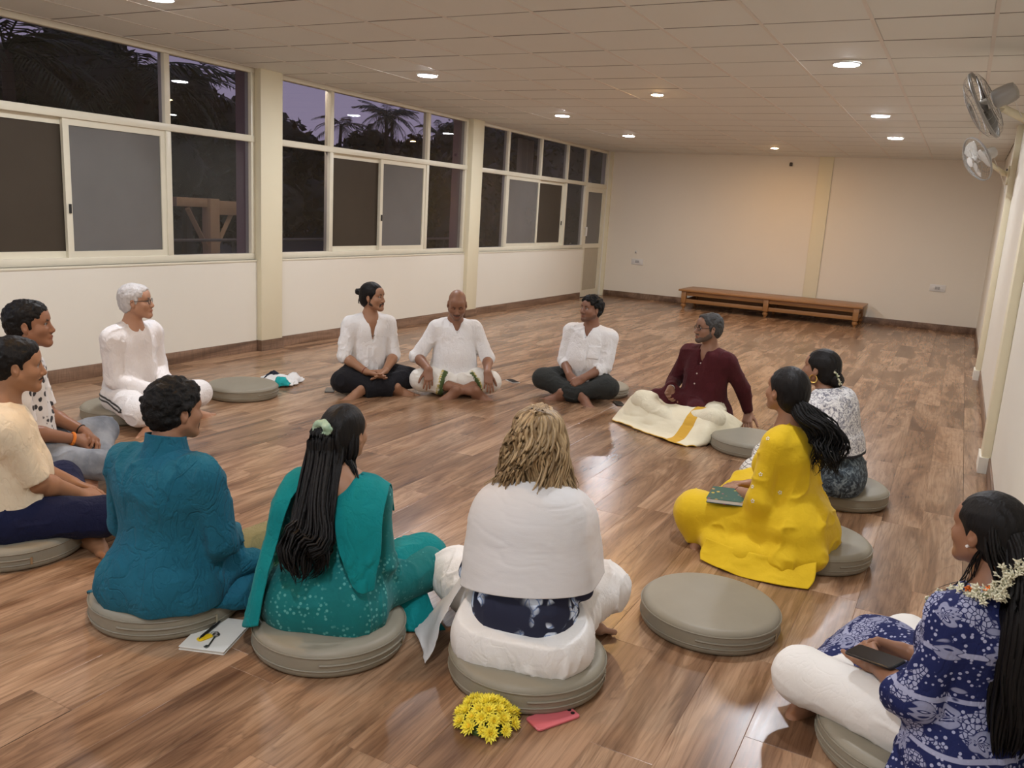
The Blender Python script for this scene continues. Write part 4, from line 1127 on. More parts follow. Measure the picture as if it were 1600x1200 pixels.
# ---------- 2: floral shirt, grey jeans
def man_floral():
    s = Skel(CUSH, .845, lean=.02, head=(-.05, .03, 0), sw=.170, hunch=.04)
    s.knee = {1: V3(.18, .38, .14), -1: V3(-.30, .34, .19)}; s.ank = {1: V3(-.16, .44, .06), -1: V3(.14, .36, .08)}
    s.arm(1, (.07, .27, .245), (.5, -.6, -.7)).arm(-1, (-.06, .29, .25), (-.5, -.6, -.7))
    p = Person('young man in a black and white floral shirt and faded grey jeans', (-4.11, 2.49), -45 * D2R, s, (.30, .145, .082))
    p.head(nose=1.0).core().forearms({1: ((-.75, .6, -.2), (-.3, -.5, -.8), dict(curl=(.5, .55, .6, .6))), -1: ((.75, .6, -.2), (.3, -.5, -.8), dict(curl=(.5, .5, .55, .6)))}, r=(.038, .026), up=(.045, .04))
    p.feet({1: ((-.9, .3, -.2), (0, .6, .8)), -1: ((.95, .2, -.1), (0, .5, .85))}); p.body()
    t = NT('floral_print'); v = t.coord(); a = t.vor(v, 26); b = t.noise(v, 40, 3)
    t.set(t.mix(t.ramp(t.math('ADD', a, t.math('MULTIPLY', b, .35)), [(.50, (1, 1, 1)), (.58, (0, 0, 0))]), (.72, .70, .68), (.03, .03, .035)), .85)
    F = shirt_field(p); torso(F, s, .98, 1.0)
    for d in (1, -1): sleeve(F, s, d, .85, (.062, .060, .05))
    collar(F, s, .066, .61); neck_hole(F, s, .058)
    p.cloth('shirt', F, t.m, .006, (13, 13, 6), 3.0)
    F = leg_field(p); legs(F, s, (.098, .078, .060), .90)
    t = NT('faded_grey_denim'); v = t.coord(); n = t.noise(v, 5, 4); t.set(t.ramp(n, [(.3, (.10, .12, .155)), (.62, (.30, .325, .36))]), .9, 0, .2); t.bump(t.noise(v, 30, 4), .3, .012)
    p.cloth('trousers', F, t.m, .006, (9, 9, 14), 5.0)
    short_hair(p, M_hair_black, .004, (60, 60, 60), .016, .010, side=.004)
    band(p, s.el[1], s.wr[1], .93, .030, .008, plain('orange_thread', (.85, .25, .03), .7), label='bright orange wristband')
    band(p, s.el[-1], s.wr[-1], .90, .029, .0035, M_black, label='thin black wristband')
    PEOPLE['floral'] = p
# ---------- 3: white-haired man
def man_white():
    s = Skel(CUSH, .825, lean=.12, side=.02, head=(.55, .06, 0), sw=.168, hunch=.02)
    s.knee = {1: V3(.20, .32, .13), -1: V3(-.36, .27, .15)}; s.ank = {1: V3(-.22, .36, .05), -1: V3(.14, .36, .05)}
    s.arm(1, (.04, .25, .225), (.4, -.6, -.7)).arm(-1, (-.09, .26, .225), (-.5, -.6, -.7))
    p = Person('white-haired man with glasses in loose white clothes by the wall', (-4.79, 3.65), -85 * D2R, s, (.46, .25, .155), 1.15)
    p.head(brow=(.25, .22, .2)).core().forearms({1: ((-.8, .6, -.3), (-.2, -.3, -1)), -1: ((.8, .6, -.3), (.2, -.3, -1))})
    p.feet({1: ((-.9, .4, -.1), (0, .6, .8)), -1: ((.85, .5, -.1), (0, .5, .85))}); p.body()
    W = fabric('white_knit', (.83, .80, .79), var=.03)
    F = shirt_field(p); torso(F, s, .93, 1.0, .02, .006)
    for d in (1, -1): sleeve(F, s, d, 1.97, (.066, .062, .050))
    collar(F, s, .066, .592, .010, .022); neck_hole(F, s, .057)
    p.cloth('shirt', F, W, .007, (14, 14, 5), 7.0)
    F = leg_field(p); legs(F, s, (.112, .092, .078), .88)
    tr = p.cloth('trousers', F, fabric('white_track_pants', (.80, .78, .77), var=.02), .006, (9, 9, 12), 9.0); bv = tree_of(tr)
    for d in (1, -1):
        a, b = s.hip[d], s.knee[d]; up = V3(d * .13, -.10, .02)
        for q in (.012, -.022): surf_line('side_stripe', bv, [a + up * .8 - V3(0, .08, 0) + V3(0, 0, q), a + (b - a) * .3 + up + V3(0, 0, q), a + (b - a) * .65 + up + V3(0, 0, q), b + up * .9 + V3(0, 0, q)], .0065, M_black, p.root)
    short_hair(p, hair_mat('white_hair', (.42, .40, .39), (.70, .68, .67)), .003, (60, 60, 60), .010, .016)
    glasses(p, M_blackwire); PEOPLE['white'] = p
# ---------- 4: teal kurta, from behind
def man_teal():
    s = Skel(CUSH, .775, lean=.03, head=(-.38, -.06, 0), sw=.168, hunch=.03)
    s.knee = {1: V3(.18, .42, .17), -1: V3(-.32, .34, .15)}; s.ank = {1: V3(-.10, .42, .06), -1: V3(.10, .34, .06)}
    s.arm(1, (.10, .25, .26), (.5, -.6, -.6)).arm(-1, (-.12, .25, .26), (-.5, -.6, -.6))
    p = Person('bearded man in a teal blue kurta and khaki trousers seen from behind', (-2.38, 1.93), 9 * D2R, s, (.33, .165, .095))
    p.head(beard=(.018, .012, .010), fat=.2).core().forearms({1: ((-.6, .75, -.2), (-.3, -.3, -.9)), -1: ((.6, .75, -.2), (.3, -.3, -.9))})
    p.feet({1: ((-.9, .35, -.1), (0, .6, .8)), -1: ((.9, .35, -.1), (0, .6, .8))}); p.body()
    T = fabric('teal_linen', (.012, .105, .165), (.016, .135, .205), fold=.6)
    F = shirt_field(p, .2); torso(F, s, .97, 1.12, .03, .006, -.02)
    for d in (1, -1): sleeve(F, s, d, 1.9, (.070, .064, .048))
    F.cap(s.t(-.055, -.05, .09), s.t(.055, -.05, .09), .125, .125, .06); F.cap(s.t(-.065, -.055, .04), s.t(.065, -.055, .03), .128, .125, .06); F.cap(s.t(.05, -.02, .04), s.t(.13, .02, .03), .112, .11, .06)
    F.cap(s.t(.12, .08, .08), s.t(.22, .22, .10), .08, .05, .06)
    F.plane((0, 0, CUSH + .004), (0, 0, -1))
    for x in (-1, 1): crease(F, [s.t(x * .150, -.105, .46 * s.k), s.t(x * .160, -.105, .38 * s.k)], .006, .03)
    neck_hole(F, s, .056, -.01)
    ku = p.cloth('kurta', F, T, .008, (13, 13, 5), 11.0)
    P_ = [s.t(.064 * math.cos(a), .020 + .068 * math.sin(a), (.655 - .015 * math.sin(a)) * s.k) for a in np.linspace(0, 2 * PI, 25)]
    sheet('stand_collar', [[q + V3(0, 0, -.090) + unit(V3(q[0], q[1], 0)) * .046 for q in P_], [q + V3(0, 0, -.045) + unit(V3(q[0], q[1], 0)) * .016 for q in P_], [q + unit(V3(q[0], q[1], 0)) * .003 for q in P_], [q + V3(0, 0, .022) for q in P_]], T, p.root, 60, 10, .005)
    surf_line('shoulder_seam', tree_of(ku), [s.sh[1] + V3(.0, -.02, .07), s.sh[1] + V3(-.035, -.10, .02), s.sh[1] + V3(-.06, -.14, -.10)], .0025, T, p.root)
    # kurta tail lying on the floor by the right hip
    z = lambda a: a
    sheet('kurta_tail', [[(.10, -.06, .10), (.15, .03, .12), (.18, .13, .14), (.18, .22, .16)], [(.20, -.04, .095), (.24, .06, .10), (.26, .14, .10), (.25, .22, .13)],
                         [(.24, .06, .06), (.28, .13, .045), (.30, .18, .04), (.28, .24, .06)], [(.25, .17, .014), (.29, .21, .012), (.31, .25, .012), (.28, .29, .02)]], T, p.root, 30, 30, .004, .008, (18, 18, 18), 3.0)
    sheet('kurta_tail', [[(-.14, -.10, .12), (-.18, .02, .13), (-.18, .12, .14)], [(-.24, -.10, .09), (-.26, .02, .10), (-.25, .12, .11)], [(-.29, -.06, .05), (-.30, .02, .06), (-.29, .10, .06)]], T, p.root, 20, 20, .004, .006, (18, 18, 18), 8.0)
    F = leg_field(p); legs(F, s, (.105, .085, .065), .9)
    p.cloth('trousers', F, fabric('khaki_cotton', (.24, .205, .09), (.27, .24, .12)), .006, (9, 9, 14), 2.0)
    short_hair(p, M_hair_curl, .007, (42, 42, 42), .022, .012, back=.006); PEOPLE['tealM'] = p
# ---------- 7: man with a bun
def man_bun():
    s = Skel(CUSH * .8, .817, lean=.12, head=(.70, .02, 0), sw=.165, hunch=.02)
    s.knee = {1: V3(.27, .20, .12), -1: V3(-.30, .22, .125)}
    s.ank = {1: V3(-.17, .29, .05), -1: V3(.16, .28, .045)}
    s.arm(1, (.09, .26, .20), (.6, -.4, -.5)).arm(-1, (-.07, .26, .20), (-.6, -.4, -.5))
    p = Person('man with a dark hair bun in an open white shirt and black trousers', (-4.20, 5.45), -122 * D2R, s, (.35, .185, .108), 1.25)
    p.head(beard=(.02, .013, .010), fat=-.3).core().forearms({1: ((-.85, .62, -.30), (-.4, -.3, .8), dict(curl=(.1, .12, .15, .2), thumb=(.5, .9))), -1: ((.85, .62, -.30), (.4, -.3, .8), dict(curl=(.1, .12, .15, .2), thumb=(.5, .9)))}, r=(.040, .027))
    p.feet({1: ((-.8, .55, -.12), (.1, .6, .8)), -1: ((.75, .6, -.1), (0, .6, .8))}); p.body()
    F = shirt_field(p); torso(F, s, .91, .96, .0, .004)
    for d in (1, -1): sleeve(F, s, d, 1.15, (.060, .058, .052))
    collar(F, s, .064, .61, .010, .035); neck_hole(F, s, .054, 0, .17)
    p.cloth('shirt', F, WHITE, .008, (15, 15, 6), 13.0)
    F = leg_field(p); legs(F, s, (.105, .088, .075), .9)
    p.cloth('trousers', F, fabric('black_cotton', (.012, .012, .015)), .006, (9, 9, 12), 4.0)
    hair_cap(p, M_hair_black, .012, -.06, .014)
    F = p.fld(*bounds([s.h(0, -.14, .04)], .08), .004); F.ell(s.h(0, -.140, .040), V3(.034, .030, .032) * s.hk, s.head_R, .01); F.ell(s.h(0, -.112, .034), V3(.022, .02, .022), None, .015)
    V, Q, C = F.mesh(); finish('hair_bun', folds(V, Q, .006, (40, 40, 40)), Q, M_hair_black, p.root, None, .7)
    locks('loose_hair', mane([s.h(0, -.10, -.01), s.h(0, -.112, -.05), s.h(.0, -.105, -.085)], 26, [.03, .036, .03], .008, 1.2, (.005, .002), 10, 4, 1.2), M_hair_black, p.root)
    nk = MB(); nk.tube(spline([s.t(-.055, .045, .57 * s.k), s.t(-.04, .095, .50 * s.k), s.t(0, .112, .445 * s.k), s.t(.04, .095, .50 * s.k), s.t(.055, .045, .57 * s.k)], 20), .0022, 5)
    nk.build('necklace', M_blackwire, p.root, smooth=True)
    band(p, s.el[1], s.wr[1], .92, .028, .004, plain('red_thread', (.16, .03, .02), .8), label='thin red thread bracelet')
    PEOPLE['bun'] = p
# ---------- 8: bald man in white kurta and dhoti
def man_bald():
    s = Skel(.03, .84, lean=.03, side=.02, head=(-.20, -.48, 0), sw=.165, hunch=.05)
    s.knee = {1: V3(.30, .16, .13), -1: V3(-.26, .24, .125)}; s.ank = {1: V3(-.14, .32, .05), -1: V3(.05, .30, .05)}
    s.arm(1, (.26, .265, .235), (.5, -.6, -.4)).arm(-1, (-.21, .335, .225), (-.5, -.6, -.4))
    p = Person('bald man looking down in a white kurta and a green-edged dhoti', (-3.63, 5.90), -136 * D2R, s, (.27, .135, .082), 1.25)
    p.head(eyes_closed=True, stubble=(.19, .105, .07), fat=.3, moust=(.06, .035, .028)).core().forearms({1: ((.05, .45, -.9), (0, -.9, -.4), dict(curl=(.2, .22, .25, .3))), -1: ((-.05, .45, -.9), (0, -.9, -.4), dict(curl=(.2, .22, .25, .3)))}, r=(.040, .028))
    p.feet({1: ((-.75, .6, -.25), (.1, .6, .8)), -1: ((.8, .5, -.2), (0, .6, .8))}, shin=.044); p.body()
    F = shirt_field(p); torso(F, s, .99, 1.08, .05, .006)
    for d in (1, -1): sleeve(F, s, d, 1.12, (.064, .062, .056))
    F.cap(s.t(-.06, .08, .10), s.t(.06, .08, .10), .13, .13, .08)
    collar(F, s, .064, .60, .010, .03); neck_hole(F, s, .055, 0, .06)
    p.cloth('kurta', F, WHITE, .007, (12, 12, 6), 17.0)
    t = NT('white_dhoti'); t.set(t.attr(), .85); v = t.coord(); t.bump(t.noise(v, 30, 3, .5, 1), .3, .012)
    F = leg_field(p); F.pal[0] = (.78, .76, .70)
    legs(F, s, (.112, .092, .085), .40, .01, .07)
    F.cap(V3(-.10, .14, .12), V3(.10, .14, .12), .10, .10, .09)
    F.color((.055, .085, .02))
    for d in (1, -1):
        a, b = s.knee[d], s.ank[d]; q = a + (b - a) * .37; F.cap(q - (b - a) * .02, q + (b - a) * .06, .13, .13, 0, 'p', cuta=True, cutb=True)
    F.color((.50, .40, .10))
    for d in (1, -1):
        a, b = s.knee[d], s.ank[d]; q = a + (b - a) * .33; F.cap(q - (b - a) * .01, q + (b - a) * .015, .13, .13, 0, 'p', cuta=True, cutb=True)
    p.cloth('dhoti', F, t.m, .008, (10, 10, 8), 6.0, C=True, dec=.6)
    PEOPLE['bald'] = p
# ---------- 9: white shirt, charcoal trousers
def man_shirt():
    s = Skel(CUSH * .8, .787, lean=.08, side=-.05, head=(-.48, .06, 0), sw=.175, hunch=.03)
    s.knee = {1: V3(.30, .25, .145), -1: V3(-.27, .24, .145)}; s.ank = {1: V3(-.10, .33, .05), -1: V3(.10, .34, .05)}
    s.arm(1, (.06, .275, .215), (.5, -.5, -.5)).arm(-1, (-.07, .29, .205), (-.5, -.5, -.5))
    p = Person('man in a white button shirt and charcoal trousers with clasped hands', (-2.68, 6.54), -177 * D2R, s, (.26, .130, .082), 1.25)
    p.head(stubble=(.17, .09, .06), fat=.7).core().forearms({1: ((-.8, .35, -.55), (-.3, -.6, -.5), dict(curl=(.6, .65, .65, .7))), -1: ((.75, .5, -.5), (.3, -.6, -.5), dict(curl=(.6, .65, .65, .7)))}, r=(.043, .030))
    p.feet({1: ((-.6, .75, -.15), (.1, .5, .85)), -1: ((.8, .5, -.15), (0, .6, .8))}); p.body()
    F = shirt_field(p); torso(F, s, .99, 1.08, .06, .004)
    for d in (1, -1): sleeve(F, s, d, 1.35, (.066, .060, .052))
    for d in (1, -1): q = s.el[d] + (s.wr[d] - s.el[d]) * .26; F.cap(q, s.el[d] + (s.wr[d] - s.el[d]) * .40, .056, .054, .004, cuta=True, cutb=True)
    F.cap(s.t(-.12, .0, .05), s.t(-.16, .03, .03), .10, .09, .06)
    collar(F, s, .066, .605, .013, .03); neck_hole(F, s, .056, 0, .06)
    p.cloth('shirt', F, WHITE, .008, (15, 15, 6), 19.0)
    shirt_front(p, pocket=-1)
    F = leg_field(p); legs(F, s, (.110, .092, .062), .9)
    p.cloth('trousers', F, fabric('charcoal_cotton', (.030, .032, .030)), .006, (9, 9, 12), 8.0)
    short_hair(p, M_hair_curl, .010, (36, 36, 36), .020, .020); PEOPLE['wshirt'] = p
# ---------- 10: maroon kurta, cream dhoti with gold border
def man_maroon():
    s = Skel(.04, .815, lean=.08, side=-.04, head=(-.50, .0, 0), sw=.175, hunch=.02)
    s.knee = {1: V3(.31, .37, .16), -1: V3(-.31, .34, .15)}; s.ank = {1: V3(-.10, .44, .05), -1: V3(.12, .36, .05)}
    s.arm(1, (.15, .25, .275), (.6, -.6, -.4)).arm(-1, (-.23, -.25, .10), (-.6, -.3, 0))
    p = Person('man with glasses in a maroon kurta leaning on one hand, cream dhoti spread', (-1.56, 6.22), 160 * D2R, s, (.29, .155, .098), 1.2)
    p.head(stubble=(.10, .07, .055), fat=-.1, nose=1.03).core().forearms({1: ((-.35, .75, -.45), (-.5, -.3, .6), dict(curl=(.5, .5, .5, .5))), -1: ((-.35, .55, -.62), (0, -.4, -1), dict(curl=(.25, .2, .2, .25)))}, r=(.038, .027))
    p.body()
    MR = fabric('maroon_cotton', (.055, .009, .012), (.075, .013, .017), fold=.3)
    F = shirt_field(p); torso(F, s, .97, 1.04, .03, .006)
    for d in (1, -1): sleeve(F, s, d, 1.92, (.066, .060, .046))
    F.cap(s.t(.0, .06, .09), V3(.12, .26, .17), .15, .085, .08); F.cap(s.t(.0, .06, .09), V3(-.10, .24, .16), .15, .08, .08)
    F.cap(V3(.12, .22, .17), V3(.26, .28, .20), .085, .06, .05)
    F.cap(V3(-.12, -.03, .10), V3(-.22, .04, .06), .10, .07, .06)
    collar(F, s, .064, .612, .011, .03); neck_hole(F, s, .055, 0, .08)
    p.cloth('kurta', F, MR, .008, (11, 11, 6), 23.0)
    shirt_front(p, mat=plain('pearl_button', (.6, .5, .45), .3), n=3, z0=.50, z1=.34)
    t = NT('cream_dhoti'); at = t.n('Attribute'); at.attribute_name = 'suv'; sp_ = t.n('SeparateXYZ'); t.l(at.outputs['Vector'], sp_.inputs[0])
    u_, v_ = sp_.outputs[0], sp_.outputs[1]
    bd = t.math('MAXIMUM', t.math('MULTIPLY', t.math('GREATER_THAN', u_, .60), t.math('LESS_THAN', u_, .67)), t.math('GREATER_THAN', v_, .955))
    v = t.coord(); base = t.mix(t.noise(v, 10, 3), (.72, .66, .48), (.80, .75, .58))
    t.set(t.mix(bd, base, (.62, .36, .04)), .7, 0, .3); t.bump(t.noise(v, 40, 3), .2, .008)
    # dhoti: over the knees and down to the floor in front
    R_ = [[(.46, .16, .14), (.40, .26, .215), (.20, .30, .20), (.0, .30, .18), (-.20, .28, .21), (-.40, .24, .205), (-.50, .12, .12)],
          [(.50, .26, .09), (.44, .38, .20), (.22, .41, .17), (.0, .40, .15), (-.22, .38, .18), (-.42, .36, .185), (-.53, .22, .07)],
          [(.53, .36, .04), (.48, .46, .10), (.25, .49, .10), (.0, .49, .09), (-.24, .48, .10), (-.44, .46, .11), (-.50, .34, .03)],
          [(.53, .44, .012), (.50, .52, .03), (.27, .55, .025), (.0, .57, .02), (-.25, .58, .025), (-.45, .54, .03), (-.47, .44, .012)],
          [(.52, .50, .008), (.48, .57, .008), (.27, .60, .012), (.0, .64, .008), (-.24, .68, .012), (-.42, .62, .008), (-.44, .52, .008)]]
    R_ = [[(x * (.88 if x > .3 else .82 if x < -.3 else 1), y, z) for (x, y, z) in row] for row in R_]
    sheet('dhoti', R_, t.m, p.root, 70, 60, .004, .008, (9, 9, 9), 5.0)
    F = leg_field(p); F.pal[0] = (.74, .69, .53); legs(F, s, (.105, .085, .07), .95)
    p.cloth('dhoti_wrap', F, fabric('cream_cotton_cloth', (.74, .69, .53)), .006, (9, 9, 12), 8.0)
    short_hair(p, hair_mat('greying_hair', (.010, .010, .010), (.11, .107, .104), .55, (140, 140, 60)), .004, (60, 60, 60), .010, .034)
    glasses(p, M_blackwire)
    band(p, s.el[1], s.wr[1], .97, .027, .005, plain('steel', (.6, .6, .6), .25, 1), 'watch', 'steel wristwatch'); PEOPLE['maroon'] = p
def shirt_front(p, mat=None, n=5, z0=.53, z1=.22, pocket=0):
    """buttons set on the front of the shirt, found by casting against the cloth"""
    s = p.sk; sh = [o for o in p.root.children if o.name.split('.')[0] in ('shirt', 'kurta')][-1]
    from mathutils.bvhtree import BVHTree
    me = sh.data; bv = BVHTree.FromPolygons([v.co[:] for v in me.vertices], [q.vertices[:] for q in me.polygons])
    fw = s.T @ V3(0, 1, 0); mat = mat or plain('white_button', (.75, .74, .72), .3)
    def hit(x, z):
        o_ = s.t(x, .6, z * s.k); r_ = bv.ray_cast(Vector(o_), Vector(-fw)); return None if r_[0] is None else (V3(r_[0]), V3(r_[1]))
    for i in range(n):
        r_ = hit(0, z0 + (z1 - z0) * i / max(1, n - 1))
        if r_ is None: continue
        c, nn = r_; MB().tube([c - nn * .002, c + nn * .003], .006, 10).build('button', mat, p.root, smooth=True)
    if pocket:
        g_ = []
        for z in (.46, .42, .38, .345):
            row = []
            for x in (.045, .075, .105, .135):
                r_ = hit(x * pocket, z)
                if r_ is None: return
                row.append(r_[0] + r_[1] * .004)
            g_.append(row)
        sheet('pocket', g_, sh.data.materials[0], p.root, 10, 10, .003)
WHITE = fabric('white_cotton', (.80, .795, .79), var=.03)
# ---------- 5: teal salwar, long black hair, from behind
def dots_mat(name, base, spot, sc=55, thr=.30, extra=None):
    t = NT(name); v = t.coord(); d = t.vor(v, sc); n = t.noise(v, 9, 3)
    f = t.math('MULTIPLY', t.ramp(d, [(thr - .05, (1, 1, 1)), (thr + .05, (0, 0, 0))]), t.ramp(n, [(.42, (0, 0, 0)), (.56, (1, 1, 1))]))
    t.set(t.mix(t.math('MULTIPLY', f, .55), t.mix(t.noise(v, 16, 3), tuple(x * .85 for x in base), tuple(x * 1.12 for x in base)), spot), .8, 0, .25, .1)
    t.bump(t.noise(v, 26, 3, .5, .8), .25, .012); return t.m
def woman_teal():
    s = Skel(CUSH, .735, lean=.12, head=(-.30, -.02, 0), sw=.140, hunch=.03)
    s.knee = {1: V3(.25, .37, .17), -1: V3(-.33, .33, .15)}; s.ank = {1: V3(-.08, .40, .06), -1: V3(.12, .32, .06)}
    s.arm(1, (.11, .24, .25), (.25, -.5, -.8)).arm(-1, (-.12, .24, .25), (-.25, -.5, -.8))
    p = Person('woman in a teal printed kurta with very long black hair seen from behind', (-1.80, 2.16), 20 * D2R, s, (.34, .18, .105))
    p.head(female=True, jaw=.9).core().forearms({1: ((-.6, .75, -.2), (-.3, -.3, -.9)), -1: ((.6, .75, -.2), (.3, -.3, -.9))}, r=(.034, .024), k=.9)
    p.feet({1: ((-.9, .35, -.1), (0, .6, .8)), -1: ((.9, .35, -.1), (0, .6, .8))}, k=.9)
    F = p.fld(*bounds([s.t(0, -.05, .5 * s.k)], .2), .005); F.color(s_ := p.skin); F.cap(s.t(-.06, -.01, .53 * s.k), s.t(.06, -.01, .53 * s.k), .085, .085, .03); F.cap(s.t(0, -.01, .55 * s.k), s.t(0, -.005, .40), .10, .10, .03); p.parts.append(F.mesh())
    p.body()
    TL = dots_mat('teal_print', (.004, .150, .150), (.16, .50, .46), 60)
    TP = fabric('teal_plain', (.003, .190, .198), (.004, .225, .235), fold=.3)
    F = shirt_field(p, .2); torso(F, s, .86, 1.10, .01, .004, -.02, bust=1)
    for d in (1, -1): sleeve(F, s, d, 1.3, (.056, .053, .048))
    F.cap(s.t(-.065, -.05, .09), s.t(.065, -.05, .09), .130, .130, .06); F.cap(s.t(-.09, -.05, .045), s.t(.09, -.05, .04), .132, .132, .06)
    F.cap(s.t(.10, .05, .08), V3(.28, .28, .165), .10, .09, .06)
    F.plane((0, 0, CUSH + .004), (0, 0, -1))
    neck_hole(F, s, .062, .01)
    F.ell(s.t(.005, -.13, .565 * s.k), (.070, .075, .145), s.T, .01, 's')
    p.cloth('kurta', F, TL, .008, (10, 10, 5), 31.0)
    F = leg_field(p); legs(F, s, (.112, .098, .090), .92)
    p.cloth('trousers', F, TP, .009, (10, 10, 10), 32.0)
    sheet('trouser_hem', [[(.05, .22, .12), (.20, .20, .13), (.30, .22, .10)], [(.06, .15, .05), (.22, .12, .05), (.36, .14, .05)], [(.10, .12, .012), (.25, .08, .010), (.40, .12, .012)]], TP, p.root, 26, 20, .004, .010, (16, 16, 16), 4.0)
    # dupatta: a band over each shoulder hanging down the back and arms
    T_ = s.t; k = s.k
    sheet('dupatta', [[T_(.06, .13, .45 * k), T_(.12, .12, .45 * k), T_(.19, .09, .45 * k)], [T_(.055, .06, .60 * k), T_(.13, .05, .60 * k), T_(.185, .04, .57 * k)], [T_(.050, -.045, .610 * k), T_(.13, -.06, .60 * k), T_(.195, -.03, .56 * k)],
                      [T_(.045, -.125, .50 * k), T_(.13, -.135, .49 * k), T_(.20, -.095, .47 * k)], [T_(.07, -.155, .36 * k), T_(.14, -.155, .35 * k), T_(.21, -.125, .33 * k)], [T_(.10, -.17, .24), T_(.15, -.165, .22), T_(.205, -.14, .22)], [T_(.13, -.165, .17), T_(.165, -.16, .15), T_(.20, -.14, .16)]],
          TP, p.root, 26, 60, .004, .005, (38, 20, 5), 2.0)
    sheet('dupatta', [[T_(-.06, .13, .45 * k), T_(-.12, .12, .45 * k), T_(-.19, .09, .45 * k)], [T_(-.075, .06, .605 * k), T_(-.14, .05, .60 * k), T_(-.19, .04, .57 * k)], [T_(-.085, -.055, .61 * k), T_(-.15, -.06, .60 * k), T_(-.192, -.02, .56 * k)],
                      [T_(-.115, -.138, .50 * k), T_(-.170, -.128, .49 * k), T_(-.210, -.06, .47 * k)], [T_(-.145, -.150, .34 * k), T_(-.195, -.130, .34 * k), T_(-.225, -.05, .33 * k)], [T_(-.155, -.180, .20), T_(-.210, -.155, .19), T_(-.240, -.06, .19)], [T_(-.170, -.190, .11), T_(-.225, -.160, .10), T_(-.255, -.06, .09)], [V3(-.18, -.200, .115), V3(-.245, -.165, .085), V3(-.285, -.06, .06)]],
          TP, p.root, 26, 60, .004, .005, (38, 20, 5), 5.0)
    hair_cap(p, M_hair_black, .014, -.10, .012, ear=True)
    h = s.h
    g0 = [h(0, -.10, .05), h(-.010, -.125, .0), h(-.005, -.13, -.08), T_(-.025, -.13, .50 * k), T_(-.012, -.175, .38 * k), T_(-.040, -.195, .29), T_(-.025, -.195, .22), T_(-.045, -.19, .18)]
    L = mane(g0, 230, [.035, .05, .058, .062, .075, .070, .06, .035], .022, 1.7, (.0088, .003), 26, 3, 1.0, 1.0)
    g1 = [h(.055, -.03, .02), h(.068, -.05, -.05), h(.065, -.055, -.10), T_(.085, -.04, .61 * k), T_(.115, -.01, .60 * k)]
    L += mane(g1, 40, [.025, .025, .02, .018, .015], .006, 1.0, (.006, .002), 18, 5, .8)
    g2 = [h(-.055, -.03, .02), h(-.068, -.06, -.06), T_(-.05, -.11, .58 * k), T_(-.06, -.15, .45 * k), T_(-.05, -.185, .30)]
    L += mane(g2, 60, [.025, .025, .025, .03, .03], .008, 1.6, (.007, .002), 22, 6, .8)
    g3 = [h(.02, -.09, .02), h(.03, -.11, -.06), T_(.02, -.13, .52 * k), T_(.015, -.165, .38 * k), T_(.030, -.19, .28), T_(.025, -.19, .21)]
    L += mane(g3, 70, [.03, .03, .03, .035, .035, .02], .010, 2.2, (.007, .002), 24, 8, .9)
    locks('long_hair', L, M_hair_black, p.root)
    F = p.fld(*bounds([h(0, -.135, .055)], .07), .003)
    for i in range(9):
        a = i * 2 * PI / 9; F.ell(h(-.003 + .028 * math.cos(a), -.150 - .006 * (i % 2), .050 + .024 * math.sin(a)), V3(.018, .018, .017) * s.hk, None, .006)
    V, Q, C = F.mesh(); t = NT('green_satin'); v = t.coord(); t.set(t.mix(t.noise(v, 40, 3), (.10, .22, .13), (.55, .68, .50)), .4)
    finish('scrunchie', folds(V, Q, .004, (60, 60, 60)), Q, t.m, p.root); PEOPLE['tealW'] = p
